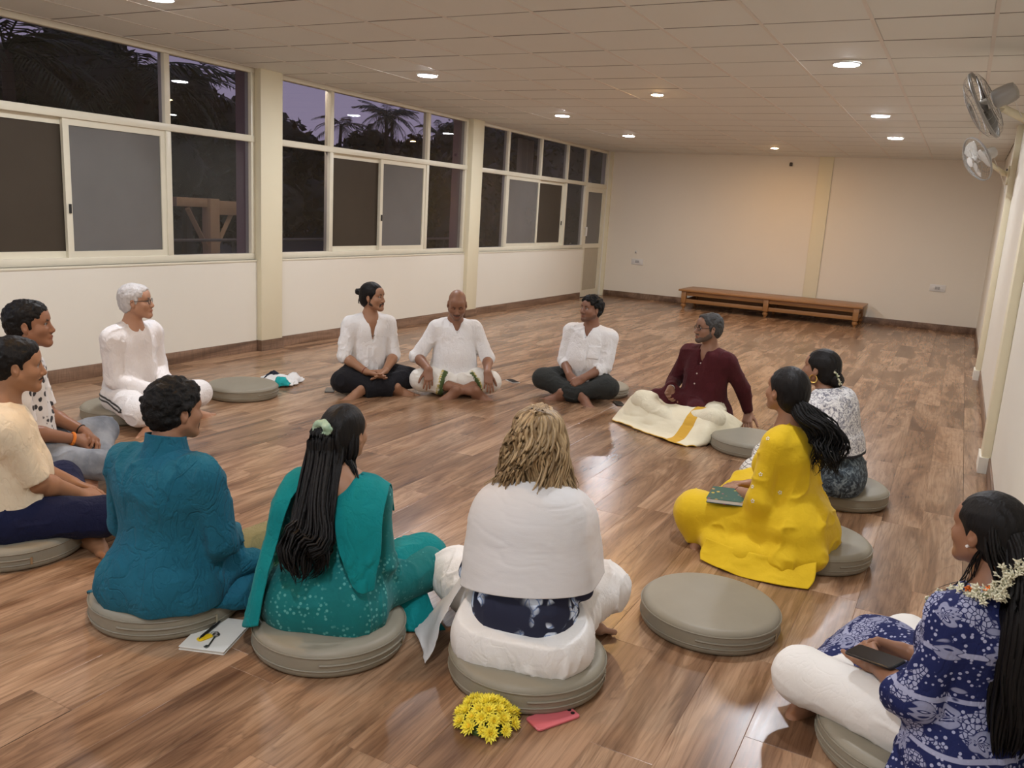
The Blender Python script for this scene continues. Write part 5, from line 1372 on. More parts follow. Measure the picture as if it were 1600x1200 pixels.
# ---------- 6: blonde woman, white shawl, from behind
def woman_blonde():
    s = Skel(CUSH, .79, lean=.08, side=-.05, head=(.16, -.05, .02), sw=.135, hunch=.03)
    s.knee = {1: V3(.20, .36, .18), -1: V3(-.35, .28, .17)}; s.ank = {1: V3(-.10, .40, .06), -1: V3(.10, .34, .06)}
    s.arm(1, (.10, .24, .26), (.35, -.4, -.9)).arm(-1, (-.13, .24, .26), (-.4, -.4, -.9))
    p = Person('blonde woman wrapped in a sheer white shawl seen from behind', (-1.115, 2.35), 12 * D2R, s, (.55, .33, .23))
    p.head(female=True).core().forearms({1: ((-.6, .75, -.2), (-.3, -.3, -.9)), -1: ((.6, .75, -.2), (.3, -.3, -.9))}, r=(.034, .024), k=.9)
    p.feet({1: ((-.9, .35, -.1), (0, .6, .8)), -1: ((.9, .35, -.1), (0, .6, .8))}, k=.9); p.body()
    t = NT('navy_floral_print'); v = t.coord(); wp = t.n('VectorMath', operation='ADD'); nz = t.n('TexNoise'); nz.inputs['Scale'].default_value = 9; t.l(v, nz.inputs['Vector'])
    sc = t.n('VectorMath', operation='SCALE'); t.l(nz.outputs['Color'], sc.inputs[0]); sc.inputs['Scale'].default_value = .10; t.l(v, wp.inputs[0]); t.l(sc.outputs[0], wp.inputs[1])
    d = t.vor(wp.outputs[0], 17); n = t.noise(v, 5, 2); e = t.vor(wp.outputs[0], 34, 'DISTANCE_TO_EDGE')
    f = t.math('MULTIPLY', t.ramp(d, [(.46, (1, 1, 1)), (.52, (0, 0, 0))]), t.ramp(n, [(.44, (0, 0, 0)), (.48, (1, 1, 1))]))
    petal = t.mix(t.ramp(e, [(.02, (0, 0, 0)), (.10, (1, 1, 1))]), (.18, .28, .52), (.66, .74, .86))
    t.set(t.mix(f, (.008, .011, .035), petal), .8); NF = t.m
    WP = fabric('white_crepe', (.80, .78, .75), var=.03, fold=.2)
    F = shirt_field(p, .2); torso(F, s, .86, 1.0, .0, .0); F.cap(s.t(-.055, -.035, .15), s.t(.055, -.035, .15), .125, .125, .05)
    for d_ in (1, -1): sleeve(F, s, d_, 1.3, (.040, .042, .042))
    neck_hole(F, s, .064); F.plane(s.t(0, 0, .10), (0, 0, -1)); F.plane(s.t(0, 0, .545 * s.k), (0, 0, 1))
    p.cloth('blouse', F, NF, .005, (12, 12, 6), 41.0)
    F = leg_field(p, .2, extra=[V3(0, -.14, .1)]); legs(F, s, (.105, .098, .090), .93, .0)
    F.cap(s.t(-.07, -.05, .085), s.t(.07, -.05, .085), .135, .135, .06); F.cap(s.t(-.10, -.055, .045), s.t(.10, -.055, .045), .138, .138, .06)
    F.plane((0, 0, CUSH + .003), (0, 0, -1)) if False else None
    F.plane(s.t(0, -.05, .150), (0, -.25, 1))
    p.cloth('trousers', F, WP, .007, (16, 16, 5), 42.0)
    # shawl
    sh = NT('sheer_white_shawl'); v = sh.coord(); tr = sh.n('BsdfTransparent'); df = sh.b; sh.set((.86, .84, .83), .85)
    sh.bump(sh.math('ADD', sh.math('MULTIPLY', sh.noise(v, 700, 1), .3), sh.noise(sh.coord((10, 10, 45)), 1, 4)), .18, .008)
    mx = sh.n('MixShader'); mx.inputs[0].default_value = .68; sh.l(tr.outputs[0], mx.inputs[1]); sh.l(df.outputs[0], mx.inputs[2]); sh.l(mx.outputs[0], sh.out.inputs[0])
    T_ = s.t; k = s.k
    rows = []
    for (z, wd, yb, yf) in ((.652, .060, -.060, .05), (.630, .108, -.088, .06), (.585, .172, -.120, .09), (.51, .204, -.144, .13), (.42, .213, -.152, .16), (.32, .220, -.160, .18), (.235, .228, -.170, .20)):
        row = []
        for a in np.linspace(-1, 1, 13):
            th = a * 1.95; x = wd * math.sin(max(-1.57, min(1.57, th))); cth = math.cos(th)
            y = yb * cth if abs(th) < 1.57 else yf * (abs(th) - 1.57) / .38
            zz = z - (.03 * abs(a) ** 2 if z < .3 else 0) + (.02 * a if z < .3 else 0)
            row.append(T_(x, y, zz * (k if z > .35 else 1)))
        rows.append(row)
    sheet('shawl', rows, sh.m, p.root, 120, 90, .003, .0010, (7, 7, 34), 6.0)
    sheet('shawl_end', [[V3(-.24, .02, .26), V3(-.26, .10, .26), V3(-.26, .18, .26)], [V3(-.28, -.04, .16), V3(-.31, .06, .16), V3(-.32, .16, .18)], [V3(-.30, -.08, .06), V3(-.36, .04, .05), V3(-.40, .14, .06)], [V3(-.31, -.11, .012), V3(-.39, .02, .012), V3(-.46, .12, .012)]], sh.m, p.root, 24, 30, .003, .008, (14, 14, 14), 1.0)
    # hair: wavy, to the shoulders
    hm = NT('blonde_hair'); v = hm.coord((70, 70, 8)); hm.set(hm.mix(hm.math('MULTIPLY', hm.noise(v, 1, 3), .5), hm.attr(), (.16, .10, .045)), .45, 0, .4)
    h = s.h; L = []; cols = []; rs = np.random.RandomState(5)
    F = p.fld(*bounds([s.hc], .2), .005); F.ell(h(0, -.018, .030), V3(.084, .104, .090), s.head_R, .03); F.ell(h(0, -.045, -.06), V3(.080, .070, .09), s.head_R, .04)
    F.ell(h(0, .11, -.02), V3(.07, .06, .10), s.head_R, .01, 's'); V, Q, C = F.mesh()
    finish('hair', V, Q, hm.m, p.root, np.repeat([[.20, .13, .06]], len(V), 0), .6)
    for i in range(420):
        a = rs.uniform(-2.25, 2.25); el = rs.rand() ** .7
        top = V3(.012 * rs.randn(), -.010 + .03 * rs.randn(), .134); sx_, sy_ = math.sin(a), -math.cos(a); w_ = rs.uniform(.90, 1.06)
        p1 = V3(.066 * sx_ * w_, -.015 + .086 * sy_ * w_, .112); p2 = V3(.098 * sx_ * w_, -.015 + .122 * sy_ * w_, .035)
        p3 = V3(.116 * sx_ * w_, -.018 + .126 * sy_ * w_, -.06); ln = rs.uniform(-.255, -.165) + (.03 if abs(a) > 1.6 else 0)
        p4 = V3((.142 + .016 * rs.randn()) * sx_, -.02 + (.112 + .016 * rs.randn()) * sy_, ln)
        G = spline([top, p1, p2, p3, p4], 22); tt = np.linspace(0, 1, 22); ph = 4 * a + .9 * rs.randn(); am = .021 * tt ** 1.2
        G = G + np.stack([am * np.sin(tt * 16 + ph), am * np.cos(tt * 15 + ph), .3 * am * np.sin(tt * 18 + ph)], 1)
        L.append(([h(*q) for q in G], 0.0068 * rs.uniform(.7, 1.3), .0026)); q = rs.rand()
        cols.append((.16 + .40 * q, .10 + .30 * q, .045 + .17 * q))
    locks('wavy_hair', L, hm.m, p.root, 5, cols); PEOPLE['blonde'] = p
# ---------- 11: woman with patterned shawl and gold earring
def woman_shawl():
    s = Skel(CUSH, .783, lean=.20, head=(-.15, .05, 0), sw=.140, hunch=.03)
    s.knee = {1: V3(.18, .43, .14), -1: V3(-.24, .37, .14)}; s.ank = {1: V3(-.12, .42, .05), -1: V3(.12, .36, .05)}
    s.arm(1, (.10, .28, .24), (.5, -.4, -.7)).arm(-1, (-.10, .28, .24), (-.5, -.4, -.7))
    p = Person('woman in a white patterned shawl with a gold hoop earring and hair flowers', (-.45, 4.91), 84 * D2R, s, (.27, .14, .085), 1.15)
    p.head(female=True, jaw=.9).core().forearms({1: ((-.5, .8, -.2), (-.3, -.3, -.9)), -1: ((.5, .8, -.2), (.3, -.3, -.9))}, r=(.034, .024), k=.9)
    p.feet({1: ((-.9, .35, -.1), (0, .6, .8)), -1: ((.9, .35, -.1), (0, .6, .8))}, k=.9); p.body()
    t = NT('grey_block_print'); v = t.coord(); n = t.noise(v, 26, 4, .7, 1.5); t.set(t.ramp(n, [(.40, (.012, .018, .026)), (.52, (.06, .085, .11)), (.60, (.20, .25, .28))]), .85); GP = t.m
    F = shirt_field(p, .2); torso(F, s, .94, 1.02, .02, .004, bust=1)
    for d in (1, -1): sleeve(F, s, d, 1.6, (.062, .056, .046))
    F.cap(s.t(0, .05, .08), V3(-.16, .30, .17), .15, .10, .08); F.cap(s.t(0, .05, .08), V3(.14, .26, .16), .15, .09, .08)
    F.cap(s.t(-.08, -.02, .07), s.t(.08, -.02, .07), .14, .14, .06); F.plane((0, 0, CUSH + .003), (0, 0, -1))
    neck_hole(F, s, .062); p.cloth('kurta', F, GP, .007, (11, 11, 6), 51.0)
    t = NT('white_check_cotton'); v = t.coord(); w1 = t.n('TexWave'); w1.inputs['Scale'].default_value = 16; t.l(v, w1.inputs[0]); w2 = t.n('TexWave', bands_direction='Z'); w2.inputs['Scale'].default_value = 16; t.l(v, w2.inputs[0])
    g_ = t.math('MAXIMUM', t.ramp(w1.outputs[0], [(.90, (0, 0, 0)), (.97, (1, 1, 1))]), t.ramp(w2.outputs[0], [(.90, (0, 0, 0)), (.97, (1, 1, 1))]))
    t.set(t.mix(g_, (.78, .76, .70), (.16, .15, .14)), .85)
    F = leg_field(p); legs(F, s, (.112, .098, .075), .92, .01); p.cloth('trousers', F, t.m, .005, (9, 9, 9), 52.0)
    t = NT('white_patterned_shawl'); v = t.coord(); at = t.n('Attribute'); at.attribute_name = 'suv'; sp_ = t.n('SeparateXYZ'); t.l(at.outputs['Vector'], sp_.inputs[0])
    n = t.noise(v, 34, 5, .75, 2.0); base = t.ramp(n, [(.44, (.20, .20, .24)), (.50, (.62, .61, .62)), (.56, (.80, .79, .78))])
    edge = t.math('MAXIMUM', t.math('GREATER_THAN', sp_.outputs[1], .965), t.math('LESS_THAN', sp_.outputs[1], .03))
    t.set(t.mix(edge, base, (.015, .015, .02)), .85); t.bump(t.noise(v, 40, 3), .3, .01)
    T_ = s.t; k = s.k; rows = []
    for (z, wd, yb, yf, tw) in ((.655, .068, -.065, .05, 0), (.635, .13, -.092, .07, 0), (.595, .195, -.125, .10, 0), (.51, .225, -.145, .13, 0), (.38, .25, -.145, .15, .0), (.29, .245, -.155, .15, -.0), (.20, .235, -.165, .15, -.02)):
        row = []
        for a in np.linspace(-1, 1, 13):
            th = a * 1.95; x = wd * math.sin(max(-1.57, min(1.57, th))); y = yb * math.cos(th) if abs(th) < 1.57 else yf * (abs(th) - 1.57) / .38
            row.append(T_(x, y, (z + (.10 * (a + .1) ** 2 if z < .35 else 0)) * (k if z > .35 else 1)))
        rows.append(row)
    sheet('shawl', rows, t.m, p.root, 70, 50, .004, .007, (15, 15, 6), 9.0)
    hair_cap(p, M_hair_black, .014, -.08, .010); h = s.h
    F = p.fld(*bounds([h(0, -.11, -.05)], .11), .0045); F.ell(h(0, -.115, -.045), V3(.044, .040, .046), s.head_R, .02); F.ell(h(0, -.085, -.03), V3(.04, .04, .045), s.head_R, .02)
    V, Q, C = F.mesh(); finish('hair_bun', folds(V, Q, .004, (40, 40, 40)), Q, M_hair_black, p.root)
    jasmine(p, [h(-.045, -.105, .02), h(-.052, -.128, -.005), h(-.048, -.150, -.035), h(-.035, -.155, -.06)], 12, .008)
    for x in (-1, 1):
        c = h(x * .080, .002, -.055); mb = MB(); d1 = s.head_R @ V3(0, 1, 0); u1 = s.head_R @ V3(0, 0, 1)
        mb.tube([c + (d1 * math.cos(q) + u1 * math.sin(q)) * .021 for q in np.linspace(0, 2 * PI, 22)], [.0028 + .0022 * (.5 - .5 * math.sin(q)) for q in np.linspace(0, 2 * PI, 22)], 6, False)
        mb.build('earring', M_gold, p.root, smooth=True)
    PEOPLE['shawl'] = p
def jasmine(p, path, n, r, name='jasmine_string', spread=.0, orange=False):
    """string of small cream blossoms worn in the hair; one part, its blossoms sub-parts"""
    G = spline(path, n); rs = np.random.RandomState(n)
    mb = MB(); mb.tube(G, r * .25, 5); st = mb.build(name, M_jas_stem, p.root)
    for i, c in enumerate(G):
        for q in range(3 if spread else 1):
            off = rs.randn(3) * (spread or r * .5)
            o = link('blossom', BLOSSOM, None, st, tuple(c + off), tuple(rs.rand(3) * 6.28)); o.scale = (r, r, r)
    if orange:
        for i in range(2, n, 7):
            o = link('orange_bud', BUD, None, st, tuple(G[i] + rs.randn(3) * spread), tuple(rs.rand(3) * 6.28)); o.scale = (r, r, r)
    return st
M_jas = fabric('jasmine_petal', (.86, .83, .62), var=.04); M_jas_stem = plain('green_stem', (.10, .16, .03), .6); M_orange = plain('orange_petal', (.80, .20, .03), .6)
def _blossom():
    mb = MB()
    for k in range(5):
        a = k * 2 * PI / 5; d = Vector((math.cos(a), math.sin(a), 0)); e = Vector((-math.sin(a), math.cos(a), 0)); u = Vector((0, 0, 1))
        mb.add([u * -.5, d * .5 - e * .35 + u * .2, d * 1.05 + u * .55, d * .5 + e * .35 + u * .2, d * .45 + u * .42], [(0, 1, 4), (1, 2, 4), (2, 3, 4), (3, 0, 4), (0, 3, 2, 1)])
    mb.lathe([(.12, -1.0), (.18, -.5), (.35, .0), (.1, .25)], 6)
    me = mb.mesh('blossom'); me.materials.append(M_jas); me.shade_smooth(); return me
BLOSSOM = _blossom(); BUD = BLOSSOM.copy(); BUD.materials.clear(); BUD.materials.append(M_orange)
# ---------- 12: yellow dress
def woman_yellow():
    s = Skel(CUSH, .81, lean=.16, head=(-.30, .10, 0), sw=.138, hunch=.02)
    s.knee = {1: V3(.28, .42, .17), -1: V3(-.20, .42, .15)}
    s.ank[1] = V3(-.20, .38, .05)
    s.arm(-1, (-.07, .29, .27), (-.5, -.5, -.8)).arm(1, (.10, .31, .265), (.5, -.5, -.8))
    p = Person('woman in a bright yellow dress holding a book, black ponytail', (-.50, 3.90), 71 * D2R, s, (.32, .165, .095))
    p.head(female=True, jaw=.9).core().forearms({-1: ((.55, .75, -.12), (.2, -.15, -1), dict(curl=(.22, .25, .28, .3))), 1: ((-.8, .45, .05), (-.1, -.2, -1), dict(curl=(.25, .25, .3, .3)))}, r=(.034, .024), k=.9)
    p.feet({1: ((-.75, .0, -.35), (-.2, .5, .8)), -1: ((.9, .35, -.1), (0, .6, .8))}, k=.9); p.body()
    t = NT('yellow_cotton'); v = t.coord(); n = t.noise(v, 12, 3); t.set(t.mix(n, (.62, .40, .004), (.76, .52, .012)), .75, 0, .3, .1)
    t.bump(t.math('ADD', t.noise(v, 30, 3, .5, .8), t.math('MULTIPLY', t.noise(v, 700, 1), .15)), .25, .012); Y = t.m
    F = p.fld(*bounds([s.t(.2, 0, 0), s.t(-.2, 0, 0), s.sh[1], s.sh[-1], s.t(0, 0, .6), s.el[1], s.el[-1], s.knee[1], s.knee[-1], s.ank[1], V3(-.3, .1, 0), V3(0, -.2, 0)], .15), .0065)
    torso(F, s, .92, 1.04, .0, .004, bust=1)
    for d in (1, -1):
        sleeve(F, s, d, 1.12, (.058, .058, .056)); q = s.el[d] + (s.wr[d] - s.el[d]) * .05; F.cap(s.el[d], s.el[d] + (s.wr[d] - s.el[d]) * .16, .064, .052, .03, cutb=True)
    for d in (1, -1):
        F.cap(s.hip[d], s.knee[d], .125, .100, .08); F.cap(s.knee[d], s.ank[d], .098, .075, .05)
    F.cap(V3(-.02, .15, .13), V3(.02, .36, .11), .10, .085, .10)
    F.cap(s.t(-.04, -.02, .09), s.t(.04, -.02, .09), .145, .145, .06); F.cap(s.t(-.06, -.03, .05), s.t(.06, -.03, .05), .15, .15, .05)
    # skirt falling off the near side of the cushion to the floor
    F.chain([V3(-.10, -.16, .08), V3(-.20, -.06, .055), V3(-.26, .10, .05), V3(-.28, .26, .06)], [.055, .055, .055, .055], .06)
    F.plane((0, 0, .006), (0, 0, -1)); neck_hole(F, s, .062, .0)
    p.cloth('dress', F, Y, .010, (10, 10, 7), 61.0)
    sheet('skirt_edge', [[V3(-.14, -.19, .10), V3(-.23, -.07, .09), V3(-.30, .08, .09), V3(-.33, .26, .10)], [V3(-.20, -.22, .04), V3(-.29, -.09, .035), V3(-.35, .08, .035), V3(-.36, .26, .04)], [V3(-.25, -.22, .010), V3(-.33, -.10, .008), V3(-.385, .08, .008), V3(-.38, .24, .010)]], Y, p.root, 40, 16, .004, .007, (16, 16, 16), 4.0)
    ring = MB(); P = [s.t(.070 * math.cos(a), .02 + .072 * math.sin(a), (.597 - .018 * (math.sin(a) * .5 + .5)) * s.k) for a in np.linspace(0, 2 * PI, 26)]
    ring.tube(P, .005, 6, False); ring.build('neck_trim', fabric('white_lace', (.72, .66, .45)), p.root, smooth=True)
    # embroidered white sprigs on the sleeve and bodice
    from mathutils.bvhtree import BVHTree
    dr = [o for o in p.root.children if o.name.split('.')[0] == 'dress'][0]
    bv = BVHTree.FromPolygons([v_.co[:] for v_ in dr.data.vertices], [q.vertices[:] for q in dr.data.polygons]); ME = fabric('white_thread', (.78, .74, .62))
    for (x, y, z) in ((-.25, .02, .52), (-.25, .05, .36), (-.24, .10, .30), (-.25, -.02, .27), (-.19, .10, .47), (-.22, .08, .24)):
        c = s.t(x * 2.2, y, z); tg = s.t(0, y * .6, z); r_ = bv.ray_cast(Vector(c), Vector(unit(tg - c)))
        if r_[0] is None: continue
        mb = MB(); cc, nn = V3(r_[0]), V3(r_[1]); a1 = unit(np.cross(nn, V3(0, 0, 1))); b1 = np.cross(nn, a1)
        for k_ in range(5):
            q = k_ * 1.26; e = cc + (a1 * math.cos(q) + b1 * math.sin(q)) * .0065; mb.tube([e - nn * .002, e + nn * .0022], .0032, 6)
        mb.build('embroidery', ME, p.root)
    hair_cap(p, M_hair_black, .014, -.08, .010); h = s.h; T_ = s.t; k = s.k
    F = p.fld(*bounds([h(0, -.12, -.06)], .1), .0045); F.ell(h(0, -.10, -.05), V3(.045, .045, .045), s.head_R, .02); V, Q, C = F.mesh(); finish('hair_knot', V, Q, M_hair_black, p.root)
    g = [h(0, -.09, -.03), h(0, -.150, -.070), T_(-.01, -.165, .575 * k), T_(-.02, -.185, .47 * k), T_(-.02, -.175, .36 * k)]
    locks('ponytail', mane(g, 300, [.03, .048, .068, .078, .055], .024, 2.6, (.0055, .0018), 22, 9, 1.6), M_hair_curl, p.root)
    band(p, s.el[-1], s.wr[-1], .80, .026, .0028, plain('dark_thread', (.08, .01, .01), .7), label='thin dark thread bracelet')
    PEOPLE['yellow'] = p
# ---------- 13: navy block-print kurta, right foreground
def woman_navy():
    s = Skel(CUSH, .765, lean=-.02, head=(.06, -.04, 0), sw=.138, hunch=.03)
    s.knee = {1: V3(.26, .44, .18), -1: V3(-.20, .43, .15)}; s.ank = {1: V3(-.12, .46, .055), -1: V3(.10, .40, .06)}
    s.hip = {1: V3(.075, .04, CUSH + .085), -1: V3(-.09, .03, CUSH + .085)}
    s.arm(-1, (-.12, .24, .28), (-.4, -.6, -.7)).arm(1, (.03, .27, .28), (.1, -.35, -.9))
    p = Person('woman in a navy and white block-print kurta with a jasmine string in her hair', (.212, 2.475), 52 * D2R, s, (.30, .145, .080))
    p.head(female=True, jaw=.9).core().forearms({-1: ((.45, .85, .02), (.55, -.2, -.45), dict(curl=(.35, .4, .45, .5), thumb=(.5, -.5))), 1: ((-.55, .8, .0), (-.5, -.2, -.45), dict(curl=(.4, .45, .5, .5)))}, r=(.034, .023), k=.92)
    p.feet({1: ((-.72, .05, -.22), (-.15, .35, .9)), -1: ((.9, .35, -.1), (0, .6, .8))}, k=.95); p.body()
    NP = block_print()
    F = shirt_field(p, .2, extra=[s.knee[1]]); torso(F, s, .95, 1.02, .01, .004, bust=1)
    for d in (1, -1):
        sleeve(F, s, d, 1.22, (.058, .060, .060)); F.cap(s.el[d], s.el[d] + (s.wr[d] - s.el[d]) * .14, .068, .064, .03); F.cap(s.el[d] + (s.wr[d] - s.el[d]) * .17, s.el[d] + (s.wr[d] - s.el[d]) * .24, .066, .054, .006, cuta=True, cutb=True)
    F.cap(s.t(-.07, -.01, .08), s.t(.05, -.01, .08), .130, .120, .06); F.cap(s.t(-.12, -.02, .05), s.t(.05, -.02, .04), .12, .11, .05)
    F.plane((0, 0, CUSH + .002), (0, 0, -1))
    nw_ = V3(math.cos(52 * D2R), -math.sin(52 * D2R), 0); F.plane(nw_ * .128, nw_)      # she sits right against the wall
    collar(F, s, .064, .605, .009, .03); neck_hole(F, s, .055, 0, .04)
    p.cloth('kurta', F, NP, .007, (10, 10, 7), 71.0)
    # front panel of the kurta spread over the far knee and lap
    sheet('kurta_panel', [[V3(-.13, .10, .20), V3(-.02, .12, .215), V3(.10, .14, .22), V3(.22, .15, .20)], [V3(-.12, .22, .185), V3(.0, .25, .20), V3(.14, .28, .25), V3(.27, .28, .235)], [V3(-.12, .36, .15), V3(.02, .40, .18), V3(.18, .43, .265), V3(.33, .38, .225)], [V3(-.14, .50, .12), V3(.02, .53, .16), V3(.20, .55, .235), V3(.36, .48, .16)], [V3(-.15, .57, .07), V3(.02, .60, .10), V3(.20, .61, .17), V3(.37, .54, .10)]], NP, p.root, 44, 44, .004, .005, (12, 12, 12), 2.0)
    sheet('kurta_tail', [[V3(-.14, -.14, .16), V3(-.19, -.04, .17), V3(-.20, .06, .18)], [V3(-.22, -.14, .10), V3(-.245, -.04, .10), V3(-.245, .05, .11)], [V3(-.27, -.13, .045), V3(-.29, -.04, .04), V3(-.275, .04, .05)]], NP, p.root, 24, 20, .004, .005, (14, 14, 14), 7.0)
    F = leg_field(p); legs(F, s, (.098, .088, .066), .93, -.012)
    p.cloth('leggings', F, fabric('white_jersey', (.80, .78, .74), var=.02, fold=.12), .003, (10, 10, 12), 72.0)
    hair_cap(p, M_hair_black, .014, -.10, .012); h = s.h; T_ = s.t; k = s.k
    g = [h(0, -.09, .02), h(-.01, -.130, -.05), T_(-.045, -.100, .58 * k), T_(-.06, -.115, .42 * k), T_(-.06, -.125, .28), T_(-.055, -.13, .18), T_(-.05, -.13, .12)]
    L = mane(g, 260, [.045, .052, .048, .044, .044, .042, .03], .008, 2.0, (.0085, .003), 26, 12, .9)
    for x in (-1, 1): L += mane([h(x * .055, -.05, .04), h(x * .064, -.070, -.02), h(x * .055, -.10, -.08), T_(x * .03, -.13, .52 * k)], 40, [.02, .022, .03, .04], .004, 1.0, (.006, .002), 16, 14 + x, .6)
    L += mane([h(-.066, -.035, -.03), h(-.062, -.010, -.09), T_(-.07, .06, .60 * k), T_(-.10, .14, .50 * k)], 14, [.006, .01, .014, .03], .012, 1.6, (.0016, .0008), 18, 21, .8)
    locks('long_hair', L, M_hair_black, p.root)
    jasmine(p, [T_(-.090, .110, .520 * k), T_(-.110, .06, .575 * k), T_(-.110, -.01, .625 * k), T_(-.100, -.07, .645 * k), h(-.085, -.125, -.085), h(-.070, -.160, -.045), h(-.040, -.180, .0)], 52, .0125, spread=.0095, orange=True)
    c = h(-.082, .006, -.036); MB().tube([c + s.head_R @ V3(-.004, 0, 0), c + s.head_R @ V3(.006, 0, 0)], .004, 8).build('earring', plain('pearl', (.8, .78, .75), .2), p.root, smooth=True)
    PEOPLE['navy'] = p
def block_print():
    """indigo cotton with white printed motifs: dots, rosettes, trellis and bands"""
    t = NT('indigo_block_print'); v = t.coord()
    dots = t.ramp(t.vor(v, 62), [(.26, (1, 1, 1)), (.32, (0, 0, 0))])
    vr = t.n('TexVoronoi'); vr.inputs['Scale'].default_value = 12; t.l(v, vr.inputs['Vector']); d = vr.outputs['Distance']
    # petals: direction from the motif centre
    sb = t.n('VectorMath', operation='SUBTRACT'); t.l(v, sb.inputs[0]); t.l(vr.outputs['Position'], sb.inputs[1]); sc = t.n('VectorMath', operation='SCALE'); sc.inputs['Scale'].default_value = 1.0; t.l(sb.outputs[0], sc.inputs[0])
    xyz = t.n('SeparateXYZ'); t.l(sc.outputs[0], xyz.inputs[0]); ang = t.math('ARCTAN2', xyz.outputs[2], t.math('ADD', xyz.outputs[0], xyz.outputs[1]))
    pet = t.math('ADD', t.math('MULTIPLY', t.math('SINE', t.math('MULTIPLY', ang, 8.0)), .07), d)
    ros = t.ramp(pet, [(.06, (0, 0, 0)), (.08, (1, 1, 1)), (.13, (1, 1, 1)), (.15, (0, 0, 0)), (.19, (0, 0, 0)), (.21, (.75, .75, .75)), (.36, (.65, .65, .65)), (.39, (0, 0, 0))])
    ins = t.ramp(pet, [(.40, (1, 1, 1)), (.42, (0, 0, 0))]); sel = t.ramp(vr.outputs['Color'], [(.30, (0, 0, 0)), (.32, (1, 1, 1))])
    lace = t.ramp(t.vor(v, 85, 'DISTANCE_TO_EDGE'), [(.06, (0, 0, 0)), (.12, (.9, .9, .9))])
    leafy = t.ramp(t.noise(v, 62, 3, .6, 2.0), [(.50, (0, 0, 0)), (.54, (.85, .85, .85))])
    zone = t.ramp(t.noise(v, 7, 1), [(.46, (0, 0, 0)), (.47, (1, 1, 1))]); zone2 = t.ramp(t.noise(t.coord((8, 8, 8)), 1, 1), [(.52, (0, 0, 0)), (.53, (1, 1, 1))])
    bandw = t.n('TexWave', bands_direction='Z'); bandw.inputs['Scale'].default_value = 2.3; bandw.inputs['Distortion'].default_value = 1.5; t.l(v, bandw.inputs[0]); bl_ = t.ramp(bandw.outputs[0], [(.975, (0, 0, 0)), (.982, (.9, .9, .9))])
    a = t.math('MAXIMUM', t.mix(zone, dots, t.mix(zone2, lace, dots)), bl_); f = t.mix(t.math('MULTIPLY', ins, sel), a, ros)
    t.set(t.mix(t.math('MULTIPLY', f, .85), (.012, .018, .090), (.46, .48, .66)), .8, 0, .25); cloth_bump(t, v, .3); return t.m
for fn in (man_cream, man_floral, man_white, man_teal, woman_teal, woman_blonde, man_bun, man_bald, man_shirt, man_maroon, woman_shawl, woman_yellow, woman_navy):
    fn()
# ------------------------------------------------------------------ round floor cushions
def vinyl(name, c):
    t = NT(name); v = t.coord(); n = t.noise(v, 7, 4)
    t.set(t.mix(n, tuple(x * .9 for x in c), tuple(x * 1.1 for x in c)), .50, 0, .4); t.bump(t.noise(v, 350, 2), .10, .002); return t.m
M_vinyl = vinyl('taupe_leatherette', (.265, .238, .180)); M_vinyl2 = vinyl('taupe_leatherette_dark', (.245, .22, .165))
M_zip = plain('brass_zip', (.55, .48, .35), .3, 1)
def cushion(x, y, rz, label, h=.098, r=.265, press=None):
    o = empty('floor_cushion', (x, y, 0), rz); tag(o, label, 'cushion', 'round taupe floor cushions')
    n = 48; prof = []
    for i in range(9): a = -PI / 2 + i * PI / 16; prof.append((r - .022 + .022 * math.cos(a), .022 + .022 * math.sin(a)))
    for i in range(9): a = i * PI / 16; prof.append((r - .030 + .030 * math.cos(a), h - .030 + .030 * math.sin(a)))
    prof += [(r * .8, h + .003), (r * .55, h + .006), (r * .25, h + .008), (.004, h + .0085)]
    prof = [(.004, 0)] + prof
    mb = MB().lathe(prof, n)
    if press:
        px_, py_, pr, dz = press; c, s_ = math.cos(-rz), math.sin(-rz); lx, ly = c * (px_ - x) - s_ * (py_ - y), s_ * (px_ - x) + c * (py_ - y)
        mb.v = [(a, b, z - (dz * math.exp(-((a - lx) ** 2 + (b - ly) ** 2) / pr ** 2) * min(1, z / h) if z > .03 else 0)) for (a, b, z) in mb.v]
    mb.build('cushion_pad', M_vinyl, o, smooth=True, ang=1.2)
    for zz in (h * .78, h * .30):
        sm = MB(); sm.tube([((r + .0008) * math.cos(a), (r + .0008) * math.sin(a), zz) for a in np.linspace(0, 2 * PI, 49)], .0028, 5, False); sm.build('seam_piping', M_vinyl2, o, smooth=True)
    zp = MB(); zp.tube([((r + .001) * math.cos(a), (r + .001) * math.sin(a), h * .52) for a in np.linspace(-.75, .55, 20)], .0042, 5); zp.build('zipper', M_vinyl2, o, smooth=True)
    pu = MB(); a = .55; pu.box((r + .001, -.004, h * .52 - .024), (r + .005, .004, h * .52 + .005)); q = pu.build('zipper_pull', M_zip, o, rot=(0, 0, a)); return o
cushion(-.663, 3.055, -.75, 'empty round taupe cushion on the floor between the blonde and the print-clad women')
cushion(-1.098, 2.345, -.35, 'round taupe cushion under the blonde woman in the white shawl', press=(-1.12, 2.4, .16, .012))
cushion(-1.780, 2.140, -.25, 'round taupe cushion under the woman in teal with long hair', press=(-1.79, 2.17, .16, .012))
cushion(-2.425, 1.985, -.6, 'round taupe cushion under the man in the teal blue kurta', press=(-2.44, 1.98, .16, .012))
cushion(.075, 2.57, -2.2, 'round taupe cushion under the woman in the navy print at the right edge', press=(.212, 2.475, .16, .012))
cushion(-4.745, 4.63, .4, 'empty olive-grey cushion beside the white-haired man')
cushion(-4.85, 3.66, 2.2, 'round taupe cushion under the white-haired man', press=(-4.86, 3.70, .16, .012))
cushion(-1.10, 5.73, .2, 'empty taupe cushion behind the woman in yellow, next to the maroon kurta')
